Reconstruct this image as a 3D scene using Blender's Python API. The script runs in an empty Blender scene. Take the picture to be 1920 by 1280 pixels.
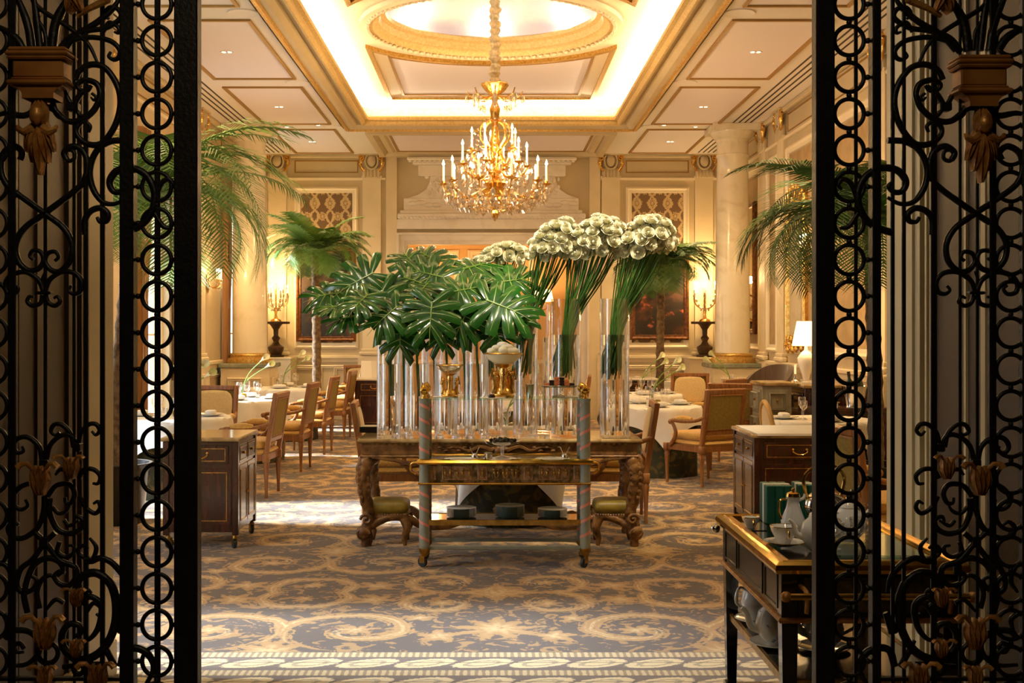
import bpy, math, random
from mathutils import Vector, Matrix
PI = math.pi
RND = random.Random(11)
scene = bpy.context.scene
COL = scene.collection
F = 2200.0; VX = 921.0; VY = 618.0; CH = 1.57      # focal length in px, vanishing point, eye height

# ---------------------------------------------------------------- camera
cam_data = bpy.data.cameras.new('camera')
cam_data.sensor_width = 36.0
cam_data.lens = F / 1920 * 36.0
cam_data.shift_x = (960 - VX) / 1920
cam_data.shift_y = -(640 - VY) / 1920
cam_data.clip_start = 0.05; cam_data.clip_end = 200
cam = bpy.data.objects.new('camera', cam_data); COL.objects.link(cam)
cam.location = (0, 0, CH); cam.rotation_euler = (PI/2, 0, 0)
scene.camera = cam
# ---------------------------------------------------------------- world, sun, exposure
scene.view_settings.view_transform = 'Standard'
scene.view_settings.look = 'None'
scene.view_settings.gamma = 1.0
scene.view_settings.use_curve_mapping = False
scene.view_settings.exposure = 0.38
world = bpy.data.worlds.new('sky'); scene.world = world; world.use_nodes = True
bgn = world.node_tree.nodes['Background']
bgn.inputs[0].default_value = (0.80, 0.90, 1.0, 1); bgn.inputs[1].default_value = 2.6
sun_data = bpy.data.lights.new('sun', 'SUN'); sun_data.energy = 24.0; sun_data.angle = math.radians(9); sun_data.color = (0.86, 0.92, 1.0)
sun = bpy.data.objects.new('sun', sun_data); COL.objects.link(sun)
sun.rotation_euler = Vector((1.0, -0.04, -0.68)).to_track_quat('-Z', 'Y').to_euler()
sun.location = (-12, 10, 9)
cy = scene.cycles
cy.max_bounces = 18; cy.diffuse_bounces = 4; cy.glossy_bounces = 4; cy.transmission_bounces = 16; cy.transparent_max_bounces = 24
cy.sample_clamp_indirect = 3.0; cy.blur_glossy = 1.0; cy.use_denoising = True

def area(name, loc, size, size_y, power, color, rot=(0, 0, 0), spread=180, portal=False):
    l = bpy.data.lights.new(name, 'AREA'); l.shape = 'RECTANGLE'; l.size = size; l.size_y = size_y
    l.energy = power; l.color = color; l.spread = math.radians(spread)
    if portal: l.cycles.is_portal = True
    o = bpy.data.objects.new(name, l); COL.objects.link(o); o.location = loc; o.rotation_euler = rot
    return o
def point(name, loc, power, color, r=0.03, parent=None):
    l = bpy.data.lights.new(name, 'POINT'); l.energy = power; l.color = color; l.shadow_soft_size = r
    o = bpy.data.objects.new(name, l); COL.objects.link(o); o.location = loc
    if parent: o.parent = parent
    return o
WARM = (1.0, 0.62, 0.26); WARM2 = (1.0, 0.80, 0.52); SPOTC = (1.0, 0.70, 0.34)
# room dimensions (metres; x right, y into the room, z up)
W = 4.1; YF = 5.34; YB = 20.66; HC = 4.65
WINY = (6.1, 10.2, 14.3, 18.6); WINW = 1.30; WZ0 = 0.45; WZ1 = 3.55
# cove light strips lying on the ledge round the ceiling tray (8.7 .. 17.5)
COVE = 28.0
for sx in (-1, 1):
    area('cove_strip', (sx*2.02, 13.1, 4.80), 0.10, 8.6, COVE*8.6, WARM2, (PI, 0, 0))
for yy in (8.5, 17.72):
    area('cove_strip', (0, yy, 4.80), 3.9, 0.10, COVE*3.9, WARM2, (PI, 0, 0))
for y in WINY:
    area('window_portal', (-W-0.30, y, (WZ0+WZ1)/2), WZ1-WZ0, WINW, 1, (1, 1, 1), (0, -PI/2, 0), portal=True)

# ---------------------------------------------------------------- helpers
def X(px, d): return (px - VX)*d/F
def Z(py, d): return CH + (VY - py)*d/F
def P(px, py, d): return Vector((X(px, d), d, Z(py, d)))
def hexc(h):
    h = h.lstrip('#'); r = []
    for i in (0, 2, 4):
        c = int(h[i:i+2], 16)/255
        r.append(c/12.92 if c <= 0.04045 else ((c+0.055)/1.055)**2.4)
    return (*r, 1)
def plane(o, U, V, Wd):
    m = Matrix.Identity(4)
    for i, a in enumerate((U, V, Wd, o)):
        for j in range(3): m[j][i] = a[j]
    return m
def T(x, y, z): return Matrix.Translation((x, y, z))
def RZ(a): return Matrix.Rotation(a, 4, 'Z')
def RX(a): return Matrix.Rotation(a, 4, 'X')
def RY(a): return Matrix.Rotation(a, 4, 'Y')
def crom(pts, n=6, closed=False):
    pts = [Vector(p) for p in pts]; out = []
    N = len(pts)
    rng = range(N) if closed else range(N-1)
    for i in rng:
        p0 = pts[(i-1) % N] if closed or i > 0 else pts[0]*2-pts[1]
        p1 = pts[i]; p2 = pts[(i+1) % N]
        p3 = pts[(i+2) % N] if closed or i+2 < N else pts[-1]*2-pts[-2]
        for k in range(n):
            t = k/n
            out.append(0.5*((2*p1)+(p2-p0)*t+(2*p0-5*p1+4*p2-p3)*t*t+(3*p1-p0-3*p2+p3)*t**3))
    if not closed: out.append(pts[-1])
    return out
class MB:
    def __init__(s): s.v = []; s.f = []; s.sm = []
    def add(s, vs, fs, smooth=False, M=None):
        o = len(s.v)
        if M is not None: vs = [M @ Vector(p) for p in vs]
        s.v.extend(tuple(p) for p in vs)
        s.f.extend(tuple(i+o for i in f) for f in fs); s.sm.extend([smooth]*len(fs))
        return s
    def box(s, x0, x1, y0, y1, z0, z1, M=None, b=0.0):
        if x0 > x1: x0, x1 = x1, x0
        if y0 > y1: y0, y1 = y1, y0
        if z0 > z1: z0, z1 = z1, z0
        if b <= 0:
            v = [(x0,y0,z0),(x1,y0,z0),(x1,y1,z0),(x0,y1,z0),(x0,y0,z1),(x1,y0,z1),(x1,y1,z1),(x0,y1,z1)]
            return s.add(v, [(0,3,2,1),(4,5,6,7),(0,1,5,4),(1,2,6,5),(2,3,7,6),(3,0,4,7)], False, M)
        b = min(b, (x1-x0)/2.01, (y1-y0)/2.01, (z1-z0)/2.01)
        v = []
        for (z, i) in ((z0, b), (z0+b, 0), (z1-b, 0), (z1, b)):
            xa, xb, ya, yb = x0+i, x1-i, y0+i, y1-i
            c = b if i == 0 else b*0.5
            v += [(xa+c,ya,z),(xb-c,ya,z),(xb,ya+c,z),(xb,yb-c,z),(xb-c,yb,z),(xa+c,yb,z),(xa,yb-c,z),(xa,ya+c,z)]
        f = [tuple(range(7, -1, -1)), tuple(range(24, 32))]
        for r in range(3):
            for k in range(8):
                a = r*8+k; c = r*8+(k+1) % 8
                f.append((a, c, c+8, a+8))
        return s.add(v, f, False, M)
    def lathe(s, prof, n=20, M=None, smooth=True, ex=1.0, ey=1.0, wob=None):
        v = []; f = []
        rows = []
        for (r, z) in prof:
            if r <= 1e-6:
                rows.append([len(v)]); v.append((0, 0, z))
            else:
                rows.append(list(range(len(v), len(v)+n)))
                for k in range(n):
                    a = 2*PI*k/n
                    rr = r*(wob(a, z) if wob else 1)
                    v.append((rr*ex*math.cos(a), rr*ey*math.sin(a), z))
        for a, b in zip(rows, rows[1:]):
            if len(a) == 1 and len(b) == 1: continue
            for k in range(n):
                k2 = (k+1) % n
                if len(a) == 1: f.append((a[0], b[k2], b[k]))
                elif len(b) == 1: f.append((a[k], a[k2], b[0]))
                else: f.append((a[k], a[k2], b[k2], b[k]))
        return s.add(v, f, smooth, M)
    def ball(s, c, r, n=10, m=6, sc=(1, 1, 1), M=None):
        prof = [(math.sin(PI*i/m), -math.cos(PI*i/m)) for i in range(m+1)]
        prof[0] = (0, -1); prof[-1] = (0, 1)
        m2 = T(*c) @ Matrix.Diagonal((r*sc[0], r*sc[1], r*sc[2], 1))
        if M is not None: m2 = M @ m2
        return s.lathe(prof, n, m2)
    def tube(s, pts, r, n=8, closed=False, M=None, smooth=True, flat=1.0, up=None):
        pts = [Vector(p) for p in pts]; N = len(pts)
        if N < 2: return s
        rad = (lambda t: r) if not callable(r) else r
        v = []; f = []
        nrm = None
        for i, p in enumerate(pts):
            if closed: tg = pts[(i+1) % N]-pts[(i-1) % N]
            else: tg = pts[min(i+1, N-1)]-pts[max(i-1, 0)]
            if tg.length < 1e-9: tg = Vector((0, 0, 1))
            tg.normalize()
            if up is not None: nrm = Vector(up)
            elif nrm is None:
                nrm = Vector((0, 0, 1)) if abs(tg.z) < 0.9 else Vector((1, 0, 0))
            nrm = nrm - tg*nrm.dot(tg)
            if nrm.length < 1e-6: nrm = tg.orthogonal()
            nrm.normalize(); bi = tg.cross(nrm)
            rr = rad(i/(N-1))
            for k in range(n):
                a = 2*PI*(k+0.5)/n
                v.append(p+nrm*(math.cos(a)*rr*flat)+bi*(math.sin(a)*rr))
        for i in range(N if closed else N-1):
            j = (i+1) % N
            for k in range(n):
                k2 = (k+1) % n
                f.append((i*n+k, i*n+k2, j*n+k2, j*n+k))
        if not closed:
            f.append(tuple(range(n-1, -1, -1))); f.append(tuple((N-1)*n+k for k in range(n)))
        return s.add(v, f, smooth, M)
    def prism(s, poly, h0, h1, M=None, smooth=False):
        n = len(poly)
        v = [(a, b, h0) for a, b in poly]+[(a, b, h1) for a, b in poly]
        f = [tuple(range(n-1, -1, -1)), tuple(range(n, 2*n))]
        f += [(i, (i+1) % n, n+(i+1) % n, n+i) for i in range(n)]
        return s.add(v, f, smooth, M)
    def frame(s, u0, u1, v0, v1, prof, M=None, close=False):
        """mitred rectangular moulding; prof = [(inset, height), ...]"""
        v = []; f = []
        for (o, h) in prof:
            v += [(u0+o, v0+o, h), (u1-o, v0+o, h), (u1-o, v1-o, h), (u0+o, v1-o, h)]
        for r in range(len(prof)-1):
            for k in range(4):
                a = r*4+k; b = r*4+(k+1) % 4
                f.append((a, b, b+4, a+4))
        if close:
            r = (len(prof)-1)*4; f.append((r, r+1, r+2, r+3))
        return s.add(v, f, False, M)
    def strip(s, rows, M=None, smooth=True, cl=False):
        n = len(rows[0]); v = [p for r in rows for p in r]; f = []
        for i in range(len(rows)-1):
            for k in range(n if cl else n-1):
                k2 = (k+1) % n
                f.append((i*n+k, i*n+k2, (i+1)*n+k2, (i+1)*n+k))
        return s.add(v, f, smooth, M)
    def pillow(s, c, sx, sy, sz, e=0.35, n=20, m=10, M=None):
        rows = []
        pw = lambda q, ee: math.copysign(abs(q)**ee, q)
        for i in range(m+1):
            ph = -PI/2+PI*i/m
            cz = pw(math.sin(ph), 0.7); cr = abs(math.cos(ph))**0.45
            rows.append([(c[0]+sx*cr*pw(math.cos(2*PI*k/n), e), c[1]+sy*cr*pw(math.sin(2*PI*k/n), e), c[2]+sz*cz) for k in range(n)])
        return s.strip(rows, M, True, True)
    def mesh(s, name, m):
        me = bpy.data.meshes.new(name); me.from_pydata(s.v, [], s.f); me.validate()
        if len(me.polygons) == len(s.sm): me.polygons.foreach_set('use_smooth', s.sm)
        if m is not None: me.materials.append(m)
        me.update()
        if any(s.sm): me.set_sharp_from_angle(angle=math.radians(48))
        return me
    def build(s, name, m, parent=None, loc=None, rz=0, label=None):
        return link(name, s.mesh(name, m), parent, loc, rz, label)
def link(name, me, parent=None, loc=None, rz=0, label=None, rot=None, sc=None):
    o = bpy.data.objects.new(name, me); COL.objects.link(o)
    if parent is not None: o.parent = parent
    if loc is not None: o.location = loc
    if rot is not None: o.rotation_euler = rot
    elif rz: o.rotation_euler = (0, 0, rz)
    if sc is not None: o.scale = sc if not isinstance(sc, (int, float)) else (sc, sc, sc)
    if label: o['label'] = label
    return o
def tag(o, label, cat, group=None, kind=None):
    if label: o['label'] = label
    if cat: o['category'] = cat
    if group: o['group'] = group
    if kind: o['kind'] = kind
    return o
def thing(name, label, cat, loc=(0, 0, 0), rz=0, group=None):
    o = bpy.data.objects.new(name, None); COL.objects.link(o); o.empty_display_size = 0.1
    o.location = loc; o.rotation_euler = (0, 0, rz)
    return tag(o, label, cat, group)
KIDS = {}
USED = set()
def copy_tree(o, parent=None):
    c = o.copy(); COL.objects.link(c)
    if parent is not None: c.parent = parent
    for ch in (KIDS[o.name] if o.name in KIDS else o.children): copy_tree(ch, c)
    return c
def dup(o, loc, rz=0, label=None, group=None):
    """the prototype itself on its first use, a copy of the whole thing afterwards"""
    if o.name in USED: c = copy_tree(o)
    else:
        c = o; USED.add(o.name); KIDS[o.name] = list(o.children)
        for ch in o.children: KIDS[ch.name] = list(ch.children)
        for ch in o.children:
            for g in KIDS[ch.name]: KIDS[g.name] = []
    c.location = loc; c.rotation_euler = (0, 0, rz)
    if label: c['label'] = label
    if group: c['group'] = group
    return c
# ---------------------------------------------------------------- materials
def mat(name, col, rough=0.5, metal=0.0, col2=None, scale=12.0, detail=3.0, bump=0.0, bscale=None, coat=0.0, spec=0.5, trans=0.0, ior=1.45,
        emit=None, estr=0.0, stretch=None, lo=0.35, hi=0.65, sheen=0.0, sss=0.0, dist=0.0):
    m = bpy.data.materials.new(name); m.use_nodes = True
    nt = m.node_tree; b = nt.nodes['Principled BSDF']
    c1 = hexc(col) if isinstance(col, str) else (*col, 1)
    b.inputs['Base Color'].default_value = c1
    b.inputs['Roughness'].default_value = rough; b.inputs['Metallic'].default_value = metal
    b.inputs['Coat Weight'].default_value = coat; b.inputs['Coat Roughness'].default_value = 0.08
    b.inputs['Specular IOR Level'].default_value = spec
    b.inputs['Transmission Weight'].default_value = trans; b.inputs['IOR'].default_value = ior
    b.inputs['Sheen Weight'].default_value = sheen
    if sss: b.inputs['Subsurface Weight'].default_value = sss; b.inputs['Subsurface Radius'].default_value = (0.02, 0.02, 0.01)
    if emit is not None:
        b.inputs['Emission Color'].default_value = hexc(emit) if isinstance(emit, str) else (*emit, 1)
        b.inputs['Emission Strength'].default_value = estr
    if col2 is not None or bump:
        tc = nt.nodes.new('ShaderNodeTexCoord'); mp = nt.nodes.new('ShaderNodeMapping')
        if stretch: mp.inputs['Scale'].default_value = stretch
        nt.links.new(tc.outputs['Object'], mp.inputs['Vector'])
        nz = nt.nodes.new('ShaderNodeTexNoise'); nz.inputs['Scale'].default_value = scale; nz.inputs['Detail'].default_value = detail
        nz.inputs['Distortion'].default_value = dist
        nt.links.new(mp.outputs[0], nz.inputs['Vector'])
        if col2 is not None:
            mr = nt.nodes.new('ShaderNodeMapRange'); mr.inputs[1].default_value = lo; mr.inputs[2].default_value = hi
            nt.links.new(nz.outputs['Fac'], mr.inputs[0])
            mx = nt.nodes.new('ShaderNodeMix'); mx.data_type = 'RGBA'
            mx.inputs[6].default_value = c1; mx.inputs[7].default_value = hexc(col2)
            nt.links.new(mr.outputs[0], mx.inputs[0]); nt.links.new(mx.outputs[2], b.inputs['Base Color'])
        if bump:
            src = nz
            if bscale:
                src = nt.nodes.new('ShaderNodeTexNoise'); src.inputs['Scale'].default_value = bscale; src.inputs['Detail'].default_value = 2
                nt.links.new(mp.outputs[0], src.inputs['Vector'])
            bp = nt.nodes.new('ShaderNodeBump'); bp.inputs['Strength'].default_value = bump; bp.inputs['Distance'].default_value = 0.01
            nt.links.new(src.outputs['Fac'], bp.inputs['Height']); nt.links.new(bp.outputs[0], b.inputs['Normal'])
    return m
def thin_glass(name, tint=(1, 1, 1), rough=0.02, boost=1.0, gl=(1, 1, 1)):
    m = bpy.data.materials.new(name); m.use_nodes = True; nt = m.node_tree
    for n in list(nt.nodes):
        if n.type != 'OUTPUT_MATERIAL': nt.nodes.remove(n)
    out = nt.nodes['Material Output']
    tr = nt.nodes.new('ShaderNodeBsdfTransparent'); tr.inputs[0].default_value = (*tint, 1)
    g = nt.nodes.new('ShaderNodeBsdfGlossy'); g.inputs['Roughness'].default_value = rough; g.inputs[0].default_value = (*gl, 1)
    fr = nt.nodes.new('ShaderNodeLayerWeight'); fr.inputs[0].default_value = 0.5
    pw = nt.nodes.new('ShaderNodeMath'); pw.operation = 'POWER'; pw.inputs[1].default_value = 2.2; nt.links.new(fr.outputs['Facing'], pw.inputs[0])
    ad = nt.nodes.new('ShaderNodeMath'); ad.operation = 'MULTIPLY_ADD'; ad.inputs[1].default_value = 0.42; ad.inputs[2].default_value = 0.04; nt.links.new(pw.outputs[0], ad.inputs[0])
    mu = nt.nodes.new('ShaderNodeMath'); mu.operation = 'MULTIPLY'; mu.inputs[1].default_value = boost; mu.use_clamp = True
    mx = nt.nodes.new('ShaderNodeMixShader')
    nt.links.new(ad.outputs[0], mu.inputs[0]); nt.links.new(mu.outputs[0], mx.inputs[0])
    nt.links.new(tr.outputs[0], mx.inputs[1]); nt.links.new(g.outputs[0], mx.inputs[2]); nt.links.new(mx.outputs[0], out.inputs[0])
    return m
class NB:
    """tiny node-maths helper"""
    def __init__(s, m): s.nt = m.node_tree
    def m(s, op, a, b=None, c=None, clamp=False):
        n = s.nt.nodes.new('ShaderNodeMath'); n.operation = op; n.use_clamp = clamp
        for i, q in enumerate((a, b, c)):
            if q is None: continue
            if isinstance(q, (int, float)): n.inputs[i].default_value = q
            else: s.nt.links.new(q, n.inputs[i])
        return n.outputs[0]
    def noise(s, vec, scale, detail=3, dist=0):
        n = s.nt.nodes.new('ShaderNodeTexNoise'); n.inputs['Scale'].default_value = scale; n.inputs['Detail'].default_value = detail; n.inputs['Distortion'].default_value = dist
        s.nt.links.new(vec, n.inputs['Vector']); return n.outputs['Fac']
    def ss(s, x, a, b):
        n = s.nt.nodes.new('ShaderNodeMapRange'); n.interpolation_type = 'SMOOTHSTEP'
        n.inputs[1].default_value = a; n.inputs[2].default_value = b; s.nt.links.new(x, n.inputs[0]); return n.outputs[0]
    def mix(s, f, a, b):
        n = s.nt.nodes.new('ShaderNodeMix'); n.data_type = 'RGBA'
        if isinstance(f, (int, float)): n.inputs[0].default_value = f
        else: s.nt.links.new(f, n.inputs[0])
        for i, q in ((6, a), (7, b)):
            if isinstance(q, str): n.inputs[i].default_value = hexc(q)
            else: s.nt.links.new(q, n.inputs[i])
        return n.outputs[2]
    def coords(s):
        tc = s.nt.nodes.new('ShaderNodeTexCoord'); sp = s.nt.nodes.new('ShaderNodeSeparateXYZ')
        s.nt.links.new(tc.outputs['Object'], sp.inputs[0]); return tc.outputs['Object'], sp.outputs[0], sp.outputs[1], sp.outputs[2]

iron = mat('black_iron', '#0b0a09', 0.42, 0.0, col2='#16130f', scale=30, bump=0.15, bscale=90, spec=0.4)
gilt = mat('gilt_metal', '#d8a046', 0.25, 1.0, col2='#f2cb78', scale=25, bump=0.2, bscale=60)
bronze = mat('dull_gilded_bronze', '#9a622a', 0.4, 0.35, col2='#c4904c', scale=30, bump=0.3, bscale=70)
brownbox = mat('bronze_painted_block', '#b07838', 0.45, 0.25, col2='#84501f', scale=8, bump=0.05)
cream = mat('cream_painted_panelling', '#e3d2ae', 0.55, col2='#dccaa4', scale=3)
cream_d = mat('beige_painted_wall', '#cdbb97', 0.6, col2='#c6b48f', scale=2.5)
cream_l = mat('pale_painted_moulding', '#efe0c0', 0.5)
goldpaint = mat('gilded_moulding', '#b98b3e', 0.38, 0.6, col2='#d9b66c', scale=40, bump=0.2)
ceil_w = mat('ceiling_paint', '#eae2d8', 0.7)
ceil_p = mat('rosy_white_ceiling_panel', '#eee4e6', 0.75)
cove_w = mat('warm_white_cove_plaster', '#f3e6c6', 0.7)
goldline = mat('antique_gold_edge', '#a07a3c', 0.45, 0.35)
marble_w = mat('veined_white_marble', '#efe6d6', 0.25, col2='#dfd3c0', scale=2.0, detail=8, dist=1.5, coat=0.2, lo=0.45, hi=0.75)
marble_c = mat('cream_veined_marble', '#eadfc4', 0.2, col2='#d2c19c', scale=1.8, detail=9, dist=2.2, coat=0.3, lo=0.5, hi=0.8)
marble_g = mat('grey_green_marble', '#8f9079', 0.25, col2='#6d705c', scale=6, detail=6, dist=1)
marble_t = mat('tan_marble_top', '#b69a6a', 0.12, col2='#806238', scale=5, detail=8, dist=1.5, coat=0.4)
walnut = mat('honey_walnut_wood', '#96622f', 0.38, col2='#7a4a20', scale=6, stretch=(8, 8, 1), bump=0.05, coat=0.15)
mahog = mat('dark_mahogany', '#3f150c', 0.25, col2='#260c07', scale=6, stretch=(6, 6, 1), coat=0.4)
carved = mat('carved_gilt_walnut', '#8c6333', 0.4, 0.15, col2='#57381a', scale=14, bump=0.8, bscale=32, coat=0.1)
ebony = mat('black_lacquer', '#0c0a09', 0.18, col2='#15110d', scale=10, coat=0.6)
gold_fab = mat('old_gold_upholstery', '#d0a24c', 0.7, col2='#bf9040', scale=60, bump=0.12, bscale=220, sheen=0.3)
gold_fab_l = mat('pale_gold_upholstery', '#d9c08a', 0.75, col2='#cfb47c', scale=60, bump=0.1, bscale=220, sheen=0.3)
olive_fab = mat('olive_gold_leather', '#8a7326', 0.42, col2='#786220', scale=20, bump=0.1, bscale=90)
linen = mat('white_table_linen', '#f1ece2', 0.85, col2='#ece6da', scale=8, bump=0.04, bscale=300, sheen=0.15)
damask_skirt = mat('dark_green_brocade', '#2d2f1c', 0.7, col2='#5b4c26', scale=9, detail=4, dist=1.2, lo=0.5, hi=0.58)
brass = mat('polished_brass', '#d6a03c', 0.16, 1.0, col2='#e9bf62', scale=18)
brass_d = mat('aged_brass', '#8f6c30', 0.35, 0.9, col2='#b58f48', scale=24)
silver = mat('polished_silver', '#d8d5cf', 0.12, 1.0)
porcelain = mat('white_porcelain', '#f2efe8', 0.1, coat=0.5)
porcelain_b = mat('painted_porcelain', '#f0f0f0', 0.1, col2='#8d98a8', scale=22, detail=2, lo=0.66, hi=0.72, coat=0.5)
wax = mat('ivory_candle', '#f6ead0', 0.5, emit='#ffdca0', estr=0.6)
flame = mat('lit_bulb', '#fff2d0', 0.4, emit='#ffd590', estr=60.0)
shade_lit = mat('lit_pleated_shade', '#fbe6bf', 0.8, emit='#ffcf86', estr=3.2)
crystal = thin_glass('cut_crystal', (0.96, 0.95, 0.93), 0.12, 4.5, (1, 0.97, 0.92))
crystal_p = thin_glass('prism_crystal', (0.95, 0.95, 0.95), 0.16, 9.0, (1, 0.98, 0.95))
glass_s = thin_glass('clear_glass', (0.985, 0.985, 0.98), 0.02, 3.0, (1, 1, 1))
pane_m = thin_glass('window_pane', (0.97, 0.985, 1.0), 0.02, 0.6)
glass_edge = thin_glass('green_edge_glass', (0.82, 0.95, 0.88), 0.02, 1.4)
vase_gl = thin_glass('vase_glass', (0.985, 0.985, 0.98), 0.01, 1.8)
water_m = mat('vase_water', '#ffffff', 0.0, trans=1.0, ior=1.33)
leaf_m = mat('glossy_monstera_leaf', '#143c10', 0.2, col2='#225a18', scale=5, coat=0.35, bump=0.05)
leaf_rib = mat('pale_leaf_rib', '#7a9a3e', 0.4)
stem_g = mat('green_flower_stem', '#4a7328', 0.5, col2='#355e22', scale=20)
rose_m = mat('ivory_rose_petal', '#fdf8dc', 0.85, col2='#f4f2c6', scale=14, spec=0.15)
calla_m = mat('white_calla_petal', '#f4f3dd', 0.45, col2='#dbe6a8', scale=6, sss=0.1)
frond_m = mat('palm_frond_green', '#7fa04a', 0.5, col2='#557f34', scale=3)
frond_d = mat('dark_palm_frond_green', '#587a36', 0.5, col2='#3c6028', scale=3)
trunk_m = mat('rough_palm_trunk', '#7a6244', 0.9, col2='#4d3a26', scale=18, bump=0.8, bscale=30)
pot_m = mat('black_planter', '#0f0d0c', 0.3, coat=0.3)
choc = mat('dark_chocolate', '#2a140a', 0.4)
biscuit = mat('orange_biscuit', '#c9743a', 0.6)
cream_food = mat('whipped_cream', '#fbf8e6', 0.5, sss=0.2)
green_book = mat('green_cloth_box', '#0f5a46', 0.5)
white_paper = mat('ivory_paper', '#efe9da', 0.7)
pink = mat('salmon_ribbon_paint', '#d98a78', 0.5)
greygreen = mat('grey_green_paint', '#8e9284', 0.5, col2='#82877a', scale=20)
velvet = mat('taupe_striped_velvet', '#5a4636', 0.85, col2='#433428', scale=5, stretch=(14, 14, 0.2), sheen=0.5)
rubber = mat('dark_caster_rubber', '#22303a', 0.5)
bottle_g = mat('dark_green_bottle', '#10240f', 0.1, coat=0.6)
mirror_m = mat('old_mirror_glass', '#d9cfb8', 0.03, 1.0)
curtain_m = mat('tan_silk_curtain', '#a87a4c', 0.6, col2='#946a40', scale=6, stretch=(4, 4, 0.3), sheen=0.4)
relief_bg = mat('mottled_bronze_panel', '#5b4a2a', 0.45, 0.3, col2='#9a7f55', scale=22, bump=0.9, bscale=34, lo=0.45, hi=0.6)
relief_pk = mat('tan_pink_relief', '#b08a64', 0.5, 0.1, col2='#7d5f3c', scale=26, bump=1.0, bscale=40)
# ================================================================ floor: patterned carpet (flat print)
def carpet_material():
    m = mat('scroll_patterned_carpet', '#6b5a4e', 0.95, sheen=0.2); n = NB(m); nt = m.node_tree
    vec, x, y, z = n.coords()
    nz = n.noise(vec, 5.0, 3); nz2 = n.noise(vec, 26.0, 2)
    wob = n.m('MULTIPLY', n.m('SUBTRACT', nz, 0.5), 0.16)
    X1 = n.m('ADD', n.m('PINGPONG', n.m('SUBTRACT', x, 0.03), 1.12), n.m('MULTIPLY', wob, 0.5))
    Y1 = n.m('ADD', n.m('PINGPONG', n.m('SUBTRACT', y, 5.72), 1.30), n.m('MULTIPLY', wob, 0.5))
    masks = []; lights = []
    def polar(cx, cy):
        dx = n.m('SUBTRACT', X1, cx); dy = n.m('SUBTRACT', Y1, cy)
        r = n.m('SQRT', n.m('ADD', n.m('MULTIPLY', dx, dx), n.m('MULTIPLY', dy, dy)))
        th = n.m('DIVIDE', n.m('ARCTAN2', dy, dx), 2*PI)
        return r, th
    def spiral(cx, cy, R, hand, ph, turns=1.35):
        r, th = polar(cx, cy)
        q = n.m('FRACT', n.m('ADD', n.m('ADD', n.m('MULTIPLY', th, hand), ph), n.m('MULTIPLY', n.m('DIVIDE', r, R), turns)))
        d = n.m('ABSOLUTE', n.m('SUBTRACT', q, 0.5))
        fr = n.m('MULTIPLY', n.m('SINE', n.m('MULTIPLY', n.m('ADD', th, n.m('DIVIDE', r, R)), 2*PI*11)), 0.05)
        d2 = n.m('ADD', n.m('ADD', d, fr), n.m('MULTIPLY', n.m('SUBTRACT', nz2, 0.5), 0.42))
        arm = n.m('MULTIPLY', n.m('SUBTRACT', 1.0, n.ss(d2, 0.17, 0.21)), n.m('SUBTRACT', 1.0, n.ss(r, R*0.97, R*1.03)))
        masks.append(n.m('MULTIPLY', arm, n.ss(r, R*0.30, R*0.36)))
        lights.append(n.m('MULTIPLY', arm, n.m('SUBTRACT', 1.0, n.ss(d2, 0.0, 0.10))))
        flower(cx, cy, R*0.30, 7)
    def flower(cx, cy, R, k):
        r, th = polar(cx, cy)
        pet = n.m('ADD', 0.78, n.m('MULTIPLY', n.m('SINE', n.m('MULTIPLY', th, 2*PI*k)), 0.22))
        q = n.m('ADD', n.m('DIVIDE', r, n.m('MULTIPLY', pet, R)), n.m('MULTIPLY', n.m('SUBTRACT', nz2, 0.5), 1.1))
        masks.append(n.m('SUBTRACT', 1.0, n.ss(q, 0.85, 1.0)))
        lights.append(n.m('SUBTRACT', 1.0, n.ss(q, 0.2, 0.7)))
    spiral(0.74, 0.42, 0.40, 1, 0.2); spiral(0.30, 1.02, 0.34, -1, 0.6); spiral(1.12, 1.12, 0.30, 1, 0.1, 1.1)
    flower(0.0, 0.45, 0.26, 9); flower(0.30, 0.30, 0.13, 5); flower(1.12, 0.02, 0.22, 8); flower(0.72, 1.12, 0.15, 6); flower(0.02, 1.3, 0.2, 7); flower(0.42, 0.68, 0.10, 5)
    tot = masks[0]
    for q in masks[1:]: tot = n.m('MAXIMUM', tot, q)
    # scattered small leaves
    lv = n.ss(n.noise(vec, 8.0, 5, 1.8), 0.55, 0.60)
    tot = n.m('MAXIMUM', tot, n.m('MULTIPLY', lv, 0.85))
    lt = lights[0]
    for q in lights[1:]: lt = n.m('MAXIMUM', lt, q)
    fld = n.mix(tot, '#52453b', '#a6824c'); fld = n.mix(n.m('MULTIPLY', lt, n.ss(nz2, 0.3, 0.6)), fld, '#c8ae7c')
    # border bands nearer than y = 5.72 (leaf guilloche between bead rows)
    yb = n.m('SUBTRACT', 5.72, y)
    u = n.m('FRACT', n.m('DIVIDE', n.m('ADD', x, n.m('MULTIPLY', yb, 0.9)), 0.27))
    bead = n.m('ABSOLUTE', n.m('SUBTRACT', n.m('FRACT', n.m('DIVIDE', x, 0.034)), 0.5))
    vb = n.m('FRACT', n.m('DIVIDE', yb, 0.30))
    def sq(q): return n.m('MULTIPLY', q, q)
    leafb = n.m('SQRT', n.m('ADD', sq(n.m('DIVIDE', n.m('SUBTRACT', u, 0.5), 0.47)), sq(n.m('DIVIDE', n.m('SUBTRACT', vb, 0.65), 0.27))))
    leafb = n.m('ADD', leafb, n.m('MULTIPLY', n.m('SUBTRACT', n.noise(vec, 60.0, 2), 0.5), 0.35))
    lring = n.m('ABSOLUTE', n.m('SUBTRACT', leafb, 0.52))
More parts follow.
